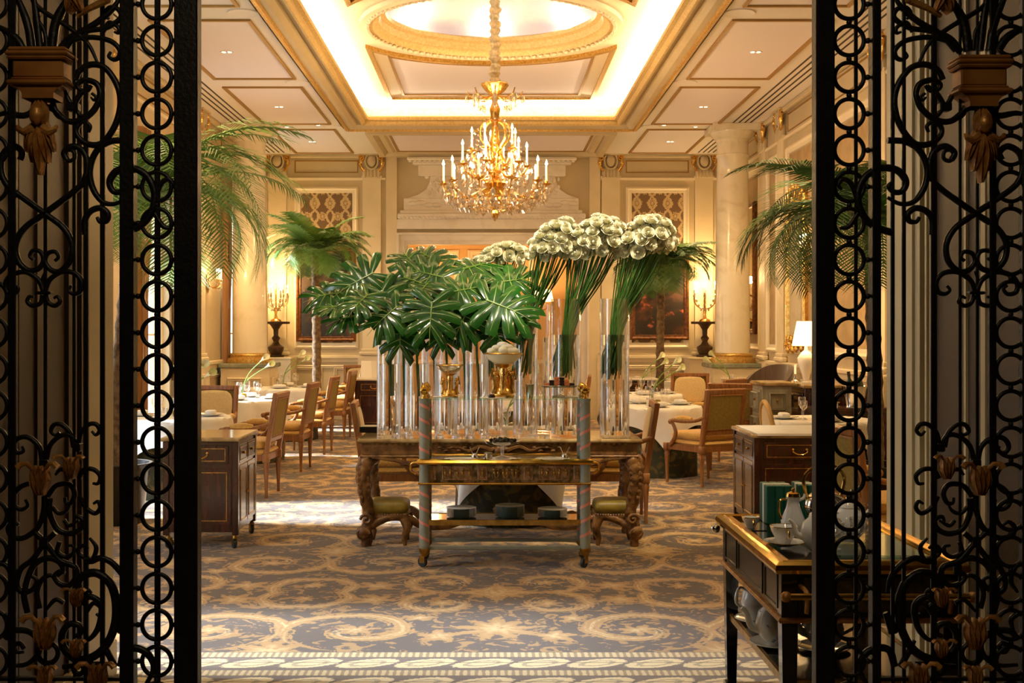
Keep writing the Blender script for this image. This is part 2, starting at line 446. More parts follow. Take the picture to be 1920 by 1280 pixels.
    leafm = n.m('MULTIPLY', n.m('SUBTRACT', 1.0, n.ss(leafb, 0.92, 1.02)), n.m('ADD', 0.45, n.m('MULTIPLY', n.ss(lring, 0.06, 0.14), 0.55)))
    bd = n.mix(leafm, '#6d5f55', '#d9c699')
    row = n.m('LESS_THAN', vb, 0.30)
    beadc = n.mix(n.ss(n.m('ADD', bead, n.m('MULTIPLY', n.m('SUBTRACT', nz2, 0.5), 0.4)), 0.2, 0.34), '#c6b184', '#93805f')
    bd = n.mix(row, bd, beadc)
    ln = n.m('LESS_THAN', n.m('ABSOLUTE', n.m('SUBTRACT', n.m('FRACT', n.m('MULTIPLY', vb, 3.333)), 0.02)), 0.05)
    bd = n.mix(ln, bd, '#4e4035')
    col = n.mix(n.m('GREATER_THAN', yb, 0.0), fld, bd)
    nt.links.new(col, nt.nodes['Principled BSDF'].inputs['Base Color'])
    bp = nt.nodes.new('ShaderNodeBump'); bp.inputs['Strength'].default_value = 0.3; bp.inputs['Distance'].default_value = 0.004
    nt.links.new(n.noise(vec, 260.0, 1), bp.inputs['Height']); nt.links.new(bp.outputs[0], nt.nodes['Principled BSDF'].inputs['Normal'])
    return m
def struct(o, label=None, cat=None): return tag(o, label, cat, None, 'structure')
struct(MB().box(-W-0.3, W+0.3, -2.4, YB+2.6, -0.12, 0).build('floor', carpet_material()), 'grey and gold scroll patterned carpet covering the dining room floor', 'floor')

# ================================================================ ceiling
ceil = MB()
CX, CY0, CY1 = 2.20, 8.27, 17.93         # opening of the tray at ceiling level
def ring_rect(mb, o, i, z, down=True):
    (a, b, c, d), (e, f_, g, h) = o, i
    v = [(a,c,z),(b,c,z),(b,d,z),(a,d,z),(e,g,z),(f_,g,z),(f_,h,z),(e,h,z)]
    f = [(0,4,5,1),(1,5,6,2),(2,6,7,3),(3,7,4,0)]
    mb.add(v, f if down else [q[::-1] for q in f])
ring_rect(ceil, (-W-0.3, W+0.3, YF, YB+0.2), (-CX, CX, CY0, CY1), HC)
ceil.box(-W-0.3, W+0.3, YF-0.1, YB+0.3, 5.75, 5.85)
for sx in (-1, 1): ceil.box(sx*(W+0.3), sx*(W+0.2), YF, YB+0.2, HC, 5.8)
ceil.box(-W-0.3, W+0.3, YF-0.1, YF, HC, 5.8); ceil.box(-W-0.3, W+0.3, YB+0.2, YB+0.3, HC, 5.8)
ceiling = struct(ceil.build('ceiling', ceil_w), 'pale coffered ceiling with gilded mouldings and a lit central tray', 'ceiling')
# cornice round the tray: carved outer bead, gold cove, lip
corn = MB()
TR = plane((0, 0, HC), (1, 0, 0), (0, 1, 0), (0, 0, -1))     # heights go down
corn.frame(-CX-0.02, CX+0.02, CY0-0.02, CY1+0.02, [(0, 0), (0, 0.05), (0.05, 0.06), (0.06, 0.03)], TR)
corn.build('carved_bead_moulding', goldpaint, ceiling)
c2 = MB(); c2.frame(-CX+0.04, CX-0.04, CY0+0.04, CY1-0.04, [(0, 0.03), (0.07, 0.03), (0.12, -0.02), (0.13, -0.06), (0.20, -0.06), (0.21, -0.02), (0.22, -0.02)], TR)
c2.build('cornice_cove', cream_d, ceiling)
lipm = mat('pale_gilded_lip', '#d9c08a', 0.5, 0.15, col2='#c9ab6c', scale=30)
c3 = MB(); c3.frame(-CX+0.255, CX-0.255, CY0+0.255, CY1-0.255, [(0, -0.02), (0.0, 0.01), (0.03, 0.015), (0.05, -0.01), (0.055, -0.05), (0.10, -0.06), (0.105, -0.10), (0.09, -0.12), (0, -0.12), (-0.25, -0.12), (-0.28, -0.36)], TR)
c3.build('gilded_cornice_lip', lipm, ceiling)
bead = MB().ball((0, 0, 0), 0.022, 6, 4).mesh('bead', goldpaint)
# tray plate with round dome opening
TZ = 4.97; DC = 13.1; DR = 1.40
tray = MB()
hx, y0, y1 = CX+0.05, CY0-0.05, CY1+0.05
def ring_circle(mb, R, cx, cyy, rect, z, n=72):
    a, b, c, d = rect; angs = [2*PI*k/n for k in range(n)]
    for p in ((a, c), (b, c), (b, d), (a, d)): angs.append(math.atan2(p[1]-cyy, p[0]-cx) % (2*PI))
    angs.sort(); v = []
    for t in angs:
        co, si = math.cos(t), math.sin(t)
        ks = []
        if co > 1e-9: ks.append((b-cx)/co)
        if co < -1e-9: ks.append((a-cx)/co)
        if si > 1e-9: ks.append((d-cyy)/si)
        if si < -1e-9: ks.append((c-cyy)/si)
        k = min(ks)
        v += [(cx+R*co, cyy+R*si, z), (cx+k*co, cyy+k*si, z)]
    N = len(angs)
    mb.add(v, [(2*i, 2*i+1, 2*((i+1) % N)+1, 2*((i+1) % N)) for i in range(N)])
ring_circle(tray, DR, 0, DC, (-hx, hx, y0, y1), TZ)
tray.build('tray_plate', cove_w, ceiling)
tw = MB(); tw.box(-hx-.02, -hx, y0, y1, HC, TZ); tw.box(hx, hx+.02, y0, y1, HC, TZ); tw.box(-hx, hx, y0-.02, y0, HC, TZ); tw.box(-hx, hx, y1, y1+.02, HC, TZ)
tw.build('tray_side', cove_w, ceiling)
# two centre panels with a concave edge towards the dome
for sy in (1, -1):
    def outline(xh, yfar, rad, n=18):
        yy = math.sqrt(rad*rad-xh*xh); a0 = math.atan2(yy, -xh); a1 = math.atan2(yy, xh)
        arc = [(rad*math.cos(a0+(a1-a0)*k/n), rad*math.sin(a0+(a1-a0)*k/n)) for k in range(n+1)]
        return arc+[(xh, yfar), (-xh, yfar)]
    o1 = outline(1.50, 4.05, 1.74); o2 = outline(1.44, 3.99, 1.79); o3 = outline(1.28, 3.84, 1.93); o4 = outline(1.25, 3.81, 1.96)
    MM = plane((0, DC, TZ), (1, 0, 0), (0, sy, 0), (0, 0, -1))
    def loops(mb, ls):
        rows = [[(a, b, h) for a, b in o] for o, h in ls]; mb.strip(rows, MM, False, True)
    p = MB(); loops(p, [(o1, 0), (o1, 0.045), (o2, 0.05), (o2, 0.02)]); p.build('gilded_panel_edge', goldpaint, ceiling)
    p = MB(); loops(p, [(o2, 0.02), (o3, 0.005)]); p.build('panel_border', cream_l, ceiling)
    p = MB(); loops(p, [(o3, 0.005), (o3, 0.02), (o4, 0.02), (o4, 0.004)]); p.build('inner_gold_line', goldline, ceiling)
    p = MB(); p.add([(a, b, 0.004) for a, b in o4], [tuple(range(len(o4)))], False, MM); p.build('ceiling_panel', ceil_p, ceiling)
# dome: stepped ring, egg-and-dart, painted sky vault
dm = MB(); dm.lathe([(DR+0.06, 0.0), (DR+0.06, -0.05), (DR, -0.06), (DR-0.03, -0.03)], 72, T(0, DC, TZ)); dm.build('dome_outer_ring', cream_l, ceiling)
dm = MB(); dm.lathe([(DR-0.03, -0.03), (DR-0.08, -0.05), (DR-0.10, 0.0), (DR-0.15, 0.02), (DR-0.17, 0.09), (DR-0.22, 0.11), (DR-0.23, 0.15), (DR-0.20, 0.17), (DR-0.05, 0.17)], 72, T(0, DC, TZ)); dm.build('dome_stepped_ring', lipm, ceiling)
egg = MB().ball((0, 0, 0), 0.033, 8, 5, (1.1, 0.8, 0.8)).mesh('rosette_bead', cream_l)
for k in range(96):
    a = 2*PI*k/96; link('rosette_bead', egg, ceiling, (DR*0.985*math.cos(a), DC+DR*0.985*math.sin(a), TZ-0.055), a+PI/2)
skym = mat('painted_cloud_vault', '#efe6e4', 0.9, col2='#d6cbd4', scale=2.0, detail=5, dist=0.6, lo=0.45, hi=0.7)
dv = MB(); dv.lathe([(DR-0.0, 0.17), (DR-0.02, 0.30), (DR-0.25, 0.50), (DR-0.7, 0.62), (0, 0.68)], 48, T(0, DC, TZ)); dv.build('painted_dome', skym, ceiling)
for k in range(8):
    a = 2*PI*k/8; point('dome_cove_lamp', (1.27*math.cos(a), DC+1.27*math.sin(a), TZ+0.25), 5.0, (1, 0.88, 0.76), 0.03)
# side ceiling panels, spots, loudspeaker discs and air slots
PB = [(5.6, 7.92), (8.40, 11.16), (11.64, 14.39), (14.86, 17.55), (18.0, 20.42)]
for sx in (-1, 1):
    for (a, b) in PB:
        lo, hi = sorted((sx*2.39, sx*3.41))
        p = MB(); p.frame(lo, hi, a, b, [(0, 0), (0, 0.02), (0.035, 0.02), (0.045, 0.0)], TR); fr = p.build('ceiling_panel_frame', goldline, ceiling)
        p = MB(); p.frame(lo+0.045, hi-0.045, a+0.045, b-0.045, [(0, 0.003), (0.01, 0.003)], TR, True); p.build('ceiling_panel', ceil_p, ceiling)
# panel at the far end between tray and back wall
p = MB(); p.frame(-1.95, 1.95, 18.15, 20.55, [(0, 0), (0, 0.06), (0.10, 0.06), (0.16, 0.0), (0.18, 0.03), (0.26, 0.03), (0.30, -0.0)], TR); p.build('ceiling_panel_frame', cream_d, ceiling)
p = MB(); p.frame(-1.62, 1.62, 18.48, 20.22, [(0, 0), (0, 0.02), (0.03, 0.02), (0.04, 0.0)], TR); p.build('ceiling_panel_frame', goldline, ceiling)
p = MB(); p.frame(-1.58, 1.58, 18.52, 20.18, [(0, 0.003), (0.01, 0.003)], TR, True); p.build('ceiling_panel', ceil_p, ceiling)
slot_m = mat('dark_air_slot', '#4a4034', 0.9)
for sx in (-1, 1):
    for (a, b) in ((5.6, 17.45), (18.2, 20.4)):
        for k in range(4):
            MB().box(sx*(3.60+0.085*k)-0.012, sx*(3.60+0.085*k)+0.012, a, b, HC-0.004, HC+0.01).build('air_slot', slot_m, ceiling)
def lit_disc(strength): return mat('lit_spot_glass', '#fff4e0', 0.4, emit='#ffe2b0', estr=strength)
disc_m = lit_disc(14)
spot = thing('ceiling_spotlight', '', 'spotlight')
MB().lathe([(0, -0.004), (0.025, -0.004), (0.025, 0.0)], 12).build('lit_lens', disc_m, spot)
MB().lathe([(0.027, 0.0), (0.027, -0.008), (0.042, -0.008), (0.046, 0.0)], 14).build('trim_ring', ceil_w, spot)
side_w = {-1: 'left', 1: 'right'}
# unseen fill spotlights added before the tray to brighten the flowers
for k, (sx_, tx, tz_, pw_) in enumerate(((-1.3, -0.35, 1.7, 170), (0.0, 0.55, 2.2, 400), (1.3, 0.95, 2.2, 400))):
    dup(spot, (sx_, 6.9, HC), 0, 'added fill spotlight in the near ceiling strip, %s of three' % ('left', 'middle', 'right')[k], 'added fill spotlights')
    l = bpy.data.lights.new('flower_fill_beam', 'SPOT'); l.energy = pw_; l.color = (1, 0.86, 0.64); l.spot_size = math.radians(42); l.spot_blend = 0.9; l.shadow_soft_size = 0.05
    o = bpy.data.objects.new('flower_fill_beam', l); COL.objects.link(o); o.location = (sx_, 6.85, HC-0.06); o.rotation_euler = (Vector((tx, 8.6, tz_))-o.location).to_track_quat('-Z', 'Y').to_euler()
nth = {9.8: 'nearest', 13.0: 'second', 16.2: 'third', 19.2: 'farthest'}
for sx in (-1, 1):
    for yy in (6.8, 9.8, 13.0, 16.2, 19.2):
        if yy > 11.0:
            for k in (0, 1):
                dup(spot, (sx*2.93+0.06*(k-0.5), yy, HC), 0, '%s small spotlight of the pair in the %s visible ceiling panel, %s side' % (('left', 'right')[k], {13.0: 'nearest', 16.2: 'middle', 19.2: 'farthest'}[yy], side_w[sx]), 'ceiling spotlights')
        l = bpy.data.lights.new('spot_beam', 'SPOT'); l.energy = 190; l.color = SPOTC; l.spot_size = math.radians(110); l.spot_blend = 1.0; l.shadow_soft_size = 0.06
        o = bpy.data.objects.new('spot_beam', l); COL.objects.link(o); o.location = (sx*2.93, yy, HC-0.05)
    for yy in (17.75, 17.9):
        dup(spot, (sx*(2.6 if yy < 17.8 else 3.1), yy-0.1, HC), 0, 'small bright spotlight in the %s ceiling by the far column, %s one' % (side_w[sx], 'inner' if yy < 17.8 else 'outer'), 'ceiling spotlights')
    for k, yy in enumerate((11.4, 14.62, 17.78)):
        o = MB().lathe([(0, -0.006), (0.13, -0.006), (0.15, -0.012), (0.155, 0)], 28).build('ceiling_loudspeaker', ceil_w, None, (sx*2.39+sx*0.02, yy, HC))
        tag(o, 'flat round white loudspeaker disc in the %s ceiling, %s from the camera' % (side_w[sx], ('first', 'second', 'third')[k]), 'loudspeaker', 'ceiling loudspeakers')

# ================================================================ walls
def panel_prof(w=0.07): return [(0, 0), (0, 0.025), (w*0.35, 0.04), (w*0.6, 0.018), (w, 0.022), (w*1.05, 0.006)]
BW = plane((0, YB, 0), (1, 0, 0), (0, 0, 1), (0, -1, 0))
wb = MB()
DX0, DX1, DZ1 = -1.46, 1.52, 3.07        # doorway in the back wall
wb.box(-W-0.3, DX0, 0, HC+0.3, -0.2, 0, BW); wb.box(DX1, W+0.3, 0, HC+0.3, -0.2, 0, BW); wb.box(DX0, DX1, DZ1, HC+0.3, -0.2, 0, BW)
wall_back = struct(wb.build('wall_back', cream_d), 'beige panelled back wall with pilasters and damask panels', 'wall')
def capital(parent, M, s=1.0):
    g = MB(); c = MB()
    c.box(-0.16, 0.16, -0.40, -0.24, 0, 0.07, M, 0.01)
    for k in range(5): c.box(-0.145+k*0.06, -0.145+k*0.06+0.045, -0.41, -0.26, 0.06, 0.09, M, 0.01)
    c.ball((0, -0.12, 0.07), 0.10, 14, 8, (0.8, 1.05, 0.45), M)
    c.tube([(0.115*math.cos(t*PI/8), -0.12+0.145*math.sin(t*PI/8), 0.08) for t in range(16)], 0.018, 6, True, M)
    c.box(-0.22, 0.22, -0.02, 0.0, 0, 0.12, M)
    for sx in (-1, 1):
        sp = [(sx*(0.17+0.05*(1-t/14)*math.cos(t*0.75)), -0.07+0.06*(1-t/14)*math.sin(t*0.75), 0.08) for t in range(13)]
        g.tube(sp, 0.020, 6, False, M)
        g.tube([(sx*0.20, -0.10, 0.07), (sx*0.21, -0.17, 0.085), (sx*0.17, -0.24, 0.08), (sx*0.13, -0.30, 0.07)], 0.024, 6, False, M)
        g.ball((sx*0.19, -0.14, 0.09), 0.035, 8, 5, (1, 1.6, 0.8), M)
    cap = c.build('capital', cream_d, parent); g.build('gilded_volute', gilt, cap); return cap
def pilaster(parent, M, w=0.32, z0=1.12, z1=4.25, cap=True):
    p = MB(); p.box(-w/2, w/2, z0+0.12, z1, 0, 0.05, M)
    p.box(-w/2-0.03, w/2+0.03, z0+0.07, z0+0.12, 0, 0.075, M, 0.01); p.box(-w/2-0.06, w/2+0.06, z0, z0+0.07, 0, 0.095, M, 0.02)
    p.box(-w/2-0.08, w/2+0.08, 0, z0-0.03, 0, 0.09, M); p.box(-w/2-0.02, w/2+0.02, z1-0.02, z1+0.02, 0, 0.065, M)
    p.frame(-w/2+0.0, w/2-0.0, 0.18, z0-0.15, [(0.02, 0.09), (0.03, 0.10), (0.05, 0.10), (0.06, 0.09)], M)
    o = p.build('pilaster', cream, parent)
    if cap: capital(o, M @ T(0, HC, 0.0))
    return o
for px in (-3.76, -2.10, 2.10, 3.74): pilaster(wall_back, BW @ T(px, 0, 0))
for px in (-1.75, 1.82):
    MB().box(px-0.095, px+0.095, 0, HC, 0, 0.072, BW).build('wall_strip', cream, wall_back)
arch = MB()
for a, b in ((-W, DX0-0.4), (DX1+0.4, W)):
    arch.box(a, b, 4.20, 4.24, 0, 0.045, BW)
arch.build('architrave', cream_l, wall_back)
MB().box(-W, W, HC-0.06, HC, 0, 0.06, BW, 0.015).build('cornice', cream_d, wall_back)
def dado(parent, M, a, b, z1=1.12):
    o = MB()
    o.box(a, b, z1-0.06, z1, 0, 0.06, M, 0.012); o.box(a, b, z1-0.12, z1-0.06, 0, 0.03, M); o.box(a, b, 0, 0.18, 0, 0.03, M)
    n = max(1, round((b-a)/1.3)); st = (b-a)/n
    for k in range(n): o.frame(a+k*st+0.10, a+(k+1)*st-0.10, 0.27, z1-0.2, panel_prof(0.05), M)
    return o.build('dado_rail_panelling', cream, parent)
dado(wall_back, BW, -W, DX0-0.18); dado(wall_back, BW, DX1+0.18, W)
def damask():
    m = mat('cream_and_brown_damask', '#7d6244', 0.8); n = NB(m); nt = m.node_tree
    vec, x, y, z = n.coords()
    u = n.m('MULTIPLY', x, 1/0.27); v = n.m('MULTIPLY', z, 1/0.46)
    sw = n.m('MULTIPLY', n.m('SINE', n.m('MULTIPLY', v, 2*PI)), 0.25)
    a = n.m('ABSOLUTE', n.m('SUBTRACT', n.m('FRACT', n.m('ADD', u, sw)), 0.5)); b = n.m('ABSOLUTE', n.m('SUBTRACT', n.m('FRACT', n.m('SUBTRACT', u, sw)), 0.5))
    nz = n.m('MULTIPLY', n.m('SUBTRACT', n.noise(vec, 38, 2), 0.5), 0.28)
    ln = n.m('SUBTRACT', 1.0, n.ss(n.m('ADD', n.m('MINIMUM', a, b), nz), 0.07, 0.11))
    def blob(ph, dv):
        q = n.m('SUBTRACT', n.m('FRACT', n.m('ADD', u, ph)), 0.5); w = n.m('SUBTRACT', n.m('FRACT', n.m('ADD', v, dv)), 0.5)
        r = n.m('SQRT', n.m('ADD', n.m('MULTIPLY', n.m('MULTIPLY', q, q), 5.0), n.m('MULTIPLY', n.m('MULTIPLY', w, w), 9.0)))
        th = n.m('ARCTAN2', w, q)
        rq = n.m('ADD', n.m('ADD', r, n.m('MULTIPLY', n.m('SINE', n.m('MULTIPLY', th, 8.0)), 0.07)), n.m('MULTIPLY', nz, 0.8))
        return n.m('MULTIPLY', n.m('SUBTRACT', 1.0, n.ss(rq, 0.46, 0.52)), n.ss(n.m('ABSOLUTE', n.m('SUBTRACT', rq, 0.27)), 0.03, 0.07))
    k = n.m('MAXIMUM', ln, n.m('MAXIMUM', blob(0.0, 0.25), blob(0.5, 0.75)))
    nt.links.new(n.mix(k, '#6f573d', '#c3a97c'), nt.nodes['Principled BSDF'].inputs['Base Color'])
    return m
dmk = damask()
for (a, b) in ((-3.46, -2.34), (2.37, 3.48)):
    p = MB(); p.frame(a, b, 1.24, 4.08, [(0, 0), (0, 0.03), (0.03, 0.05), (0.06, 0.03), (0.10, 0.03), (0.105, 0.008)], BW); fr = p.build('damask_frame', cream_l, wall_back)
    MB().box(a+0.1, b-0.1, 1.34, 3.98, 0, 0.01, BW).build('damask_panel', dmk, wall_back)
    p = MB(); p.frame(a+0.0, b-0.0, 4.33, 4.55, [(0, 0), (0, 0.012), (0.012, 0.015), (0.02, 0)], BW); p.build('frieze_panel_line', goldline, wall_back)
    p = MB(); p.frame(a-0.02, b+0.02, 0.2, 0.95, panel_prof(0.05), BW); p.build('dado_panel', cream_l, wall_back)
# ---- marble doorway with carved broken pediment
dw = MB()
def dframe(mb, o, w0, w1, h):           # three-sided surround
    mb.box(DX0-w1, DX0-w0, 0, DZ1+w1, 0, h, BW); mb.box(DX1+w0, DX1+w1, 0, DZ1+w1, 0, h, BW); mb.box(DX0-w0, DX1+w0, DZ1+w0, DZ1+w1, 0, h, BW)
dframe(dw, 0, 0.0, 0.06, 0.05); dframe(dw, 0, 0.06, 0.16, 0.08); dframe(dw, 0, 0.16, 0.20, 0.13)
door_1 = struct(dw.build('door_1', marble_w), 'white marble doorway under a carved overdoor in the back wall', 'doorway')
def zb(py): return CH+(VY-py)/106.5
def xb(px): return (px-VX)/106.5
od = MB(); cxp = 0.03
od.box(xb(747), xb(1096), zb(412), zb(402), 0, 0.28, BW, 0.02); od.box(xb(752), xb(1090), zb(402), zb(396), 0, 0.22, BW, 0.01)
od.box(xb(758), xb(1084), zb(396), zb(373), 0, 0.14, BW, 0.01); od.box(xb(745), xb(1098), zb(430), zb(412), 0, 0.10, BW)
side = [(xb(764), zb(373)), (xb(785), zb(366)), (xb(800), zb(356)), (xb(806), zb(343)), (xb(808), zb(332))]
mir = [(2*cxp-a, b) for a, b in side[::-1]]
od.prism(side+mir, 0, 0.10, BW)
od.box(xb(785), xb(1060), zb(332), zb(311), 0, 0.15, BW, 0.01); od.box(xb(775), xb(1070), zb(311), zb(304), 0, 0.20, BW, 0.01); od.box(xb(765), xb(1080), zb(304), zb(297), 0, 0.26, BW, 0.02)
over = od.build('carved_overdoor', marble_w, door_1)
cv = MB()
for sx in (-1, 1):
    for k in range(10):        # laurel garland on the frieze
        t = k/9; cv.ball((cxp+sx*(0.15+1.25*t), zb(384)+0.03*math.sin(k*1.7), 0.14), 0.065, 8, 5, (1.5, 0.7, 0.5), BW)
    for q in range(4):
        bx, bz = cxp+sx*(1.0-0.06*q), zb(350)+0.07*q
        cv.tube(crom([(bx, bz-0.08, 0.11), (bx+sx*0.06, bz, 0.12), (bx, bz+0.07, 0.12), (bx-sx*0.07, bz+0.03, 0.12)], 4), 0.018, 5, False, BW)
    for q in range(14):
        bx, bz = cxp+sx*(0.92+0.24*RND.random()), zb(366)+0.32*RND.random()
        cv.ball((bx, bz, 0.105), 0.035, 6, 4, (0.7+RND.random()*0.6, 1.3, 0.5), BW @ T(0, 0, 0))
for k in range(34): cv.box(xb(768)+k*0.0861, xb(768)+k*0.0861+0.045, zb(304)-0.035, zb(304), 0.18, 0.24, BW)
for k in range(46): cv.ball((xb(752)+k*0.0695, zb(410), 0.27), 0.028, 6, 4, (1, 1, 0.7), BW)
cv.build('relief_carving', marble_w, over)
# the anteroom glimpsed through the doorway
ny = YB+1.9
nw = MB(); nw.box(-2.2, 2.3, ny, ny+0.1, 0, 3.5); nw.box(-2.3, -2.2, YB+0.2, ny, 0, 3.5); nw.box(2.3, 2.4, YB+0.2, ny, 0, 3.5); nw.box(-2.3, 2.4, YB+0.2, ny, 3.4, 3.5)
honey = mat('honey_coloured_anteroom_wall', '#d8b27a', 0.5)
ante = struct(nw.build('wall_anteroom', honey), 'honey coloured anteroom wall seen through the marble doorway', 'wall')
fn = MB()
NP = plane((0, ny, 0), (1, 0, 0), (0, 0, 1), (0, -1, 0))
for a, b in ((-1.65, -0.62), (-0.45, 0.55), (0.72, 1.75)): fn.frame(a, b, 0.9, 3.1, panel_prof(0.09), NP)
fn.build('anteroom_panel_frame', cream_l, ante)
# ---- side walls
LW = plane((-W, 0, 0), (0, 1, 0), (0, 0, 1), (1, 0, 0)); RW = plane((W, 0, 0), (0, 1, 0), (0, 0, 1), (-1, 0, 0))
lw = MB(); edges = [YF-0.3]
for y in WINY: edges += [y-WINW/2, y+WINW/2]
edges.append(YB+0.2)
for i in range(0, len(edges), 2): lw.box(edges[i], edges[i+1], 0, HC+0.3, -0.25, 0, LW)
for y in WINY:
    lw.box(y-WINW/2, y+WINW/2, 0, WZ0, -0.25, 0, LW); lw.box(y-WINW/2, y+WINW/2, WZ1, HC+0.3, -0.25, 0, LW)
wall_left = struct(lw.build('wall_left', cream_d), 'beige panelled left wall with tall windows', 'wall')
wall_right = struct(MB().box(YF-0.3, YB+0.2, 0, HC+0.3, -0.25, 0, RW).build('wall_right', cream_d), 'beige panelled right wall with mirrors', 'wall')
for wl, M in ((wall_left, LW), (wall_right, RW)):
    MB().box(YF, YB, 4.20, 4.24, 0, 0.045, M).build('architrave', cream_l, wl)
    MB().box(YF, YB, HC-0.07, HC, 0, 0.08, M, 0.02).build('cornice', cream_d, wl)
    for y in (8.2, 12.25, 16.45, 17.55): 
        if y == 17.55 and wl is wall_left: continue
        pilaster(wl, M @ T(y, 0, 0), 0.36)
    for (a, b) in ((5.6, 8.0), (8.5, 12.0), (12.5, 16.2), (17.8, 20.5)):
        p = MB(); p.frame(a, b, 4.30, 4.55, [(0, 0), (0, 0.012), (0.012, 0.015), (0.02, 0)], M); p.build('frieze_panel_line', goldline, wl)
dado(wall_right, RW, YF, YB)
for i in range(0, len(edges), 2): dado(wall_left, LW, max(edges[i], YF), min(edges[i+1], YB))
for (a, b) in ((12.5, 16.2), (16.7, 17.35), (17.8, 20.4), (8.5, 12.0)):
    p = MB(); p.frame(a, b, 1.25, 4.08, [(0, 0), (0, 0.03), (0.03, 0.05), (0.06, 0.03), (0.10, 0.03), (0.105, 0.008)], RW); p.build('wall_panel_frame', cream_l, wall_right)
    MB().box(a+0.12, b-0.12, 1.37, 3.96, 0, 0.008, RW).build('wall_fabric_panel', mat('beige_wall_fabric', '#b59a6e', 0.8, col2='#a58a60', scale=5), wall_right)
# windows
for i, y in enumerate(WINY):
    w = MB(); M = LW @ T(y, 0, 0); a = WINW/2
    for (u0, u1, v0, v1) in ((-a, -a+0.07, WZ0, WZ1), (a-0.07, a, WZ0, WZ1), (-a+0.07, a-0.07, WZ0, WZ0+0.08), (-a+0.07, a-0.07, WZ1-0.08, WZ1), (-0.035, 0.035, WZ0+0.08, WZ1-0.08)):
        w.box(u0, u1, v0, v1, -0.16, -0.09, M)
    wo = struct(w.build('window_%d' % (i+1), cream_l), 'tall bright window in the left wall, %s from the entrance' % ('first', 'second', 'third', 'fourth')[i], 'window')
    for s in (-1, 1):
        for k in range(3):
            h = (WZ1-WZ0-0.16)/3
            MB().box(min(s*0.035, s*(a-0.07)), max(s*0.035, s*(a-0.07)), WZ0+0.08+k*h+0.012, WZ0+0.08+(k+1)*h-0.012, -0.130, -0.124, M).build('pane', pane_m, wo)
    for k in (1, 2): MB().box(-a+0.07, a-0.07, WZ0+0.08+k*(WZ1-WZ0-0.16)/3-0.012, WZ0+0.08+k*(WZ1-WZ0-0.16)/3+0.012, -0.15, -0.10, M).build('glazing_bar', cream_l, wo)
    if i == 0:        # unseen blind added here to soften the sun on the near carpet
        sh = bpy.data.materials.new('sun_softening_voile'); sh.use_nodes = True; nt = sh.node_tree; nt.nodes.remove(nt.nodes['Principled BSDF'])
        tr_ = nt.nodes.new('ShaderNodeBsdfTransparent'); tl_ = nt.nodes.new('ShaderNodeBsdfTranslucent'); mx_ = nt.nodes.new('ShaderNodeMixShader')
        tl_.inputs[0].default_value = (0.9, 0.9, 0.9, 1); mx_.inputs[0].default_value = 0.62
        nt.links.new(tr_.outputs[0], mx_.inputs[1]); nt.links.new(tl_.outputs[0], mx_.inputs[2]); nt.links.new(mx_.outputs[0], nt.nodes['Material Output'].inputs[0])
        bl = MB(); bl.strip([[(-a+0.01+(2*a-0.02)*k/40, zz, -0.05+0.012*math.sin(k*1.1)) for k in range(41)] for zz in (WZ1-0.02, 2.0, WZ0+0.02)], M)
        tag(bl.build('sun_softening_blind', sh), 'added white sun-softening blind over the window nearest the entrance', 'blind')
    # silk curtains
    if i >= 2:
        for s in (-1, 1):
            c = MB(); rows = []
            for zz in (WZ1+0.35, 2.6, 1.9, 1.1, 0.03):
                gather = 1.0 if zz > 2.2 else (0.62 if zz > 1.0 else 0.8)
                row = []
                for k in range(33):
                    t = k/32; row.append((s*(a+0.26)-s*0.36*gather*t, zz, 0.09+0.035*math.sin(t*2*PI*6+zz)))
                rows.append(row)
            c.strip(rows, M); rows2 = [[(p[0], p[1], p[2]-0.012) for p in r] for r in rows]; c.strip(rows2, M)
            o = c.build('silk_curtain', curtain_m)
            tag(o, 'tan silk curtain on the %s side of the %s window' % ('far' if s > 0 else 'near', ('first', 'second', 'third', 'fourth')[i]), 'curtain', 'window curtains')
# front wall either side of the entrance, and the entrance passage with its piers
XL, XR = -1.72, 1.80
wf = MB(); wf.box(-W-0.3, XL-0.05, YF-0.30, YF, 0, HC+0.3); wf.box(XR+0.05, W+0.3, YF-0.30, YF, 0, HC+0.3); wf.box(XL-0.05, XR+0.05, YF-0.30, YF, 3.45, HC+0.3)
struct(wf.build('wall_front', cream_d), 'beige wall on either side of the entrance passage', 'wall')
pier = mat('pale_stone_pier_paint', '#cbbb92', 0.5, col2='#c0b088', scale=2)
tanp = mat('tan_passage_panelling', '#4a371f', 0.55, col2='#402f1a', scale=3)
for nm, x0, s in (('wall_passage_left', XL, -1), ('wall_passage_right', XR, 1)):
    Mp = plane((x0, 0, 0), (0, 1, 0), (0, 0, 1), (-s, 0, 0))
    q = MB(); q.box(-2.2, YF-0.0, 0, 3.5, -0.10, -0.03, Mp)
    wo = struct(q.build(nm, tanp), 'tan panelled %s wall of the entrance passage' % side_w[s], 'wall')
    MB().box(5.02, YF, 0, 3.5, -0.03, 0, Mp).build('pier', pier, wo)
    m_ = MB()
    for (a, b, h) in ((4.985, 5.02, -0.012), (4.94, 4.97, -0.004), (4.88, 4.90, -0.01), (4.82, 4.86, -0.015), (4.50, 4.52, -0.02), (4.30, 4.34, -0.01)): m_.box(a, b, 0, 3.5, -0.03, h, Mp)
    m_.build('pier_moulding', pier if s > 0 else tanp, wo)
    MB().box(-2.0, 5.36, 0, 0.16, -0.03, 0.012, Mp, 0.005).build('baseboard', pier, wo)
pc = MB(); pc.box(XL-0.15, XR+0.15, -2.2, YF-0.3, 3.45, 3.55); struct(pc.build('ceiling_passage', ceil_w), 'low ceiling of the entrance passage', 'ceiling')
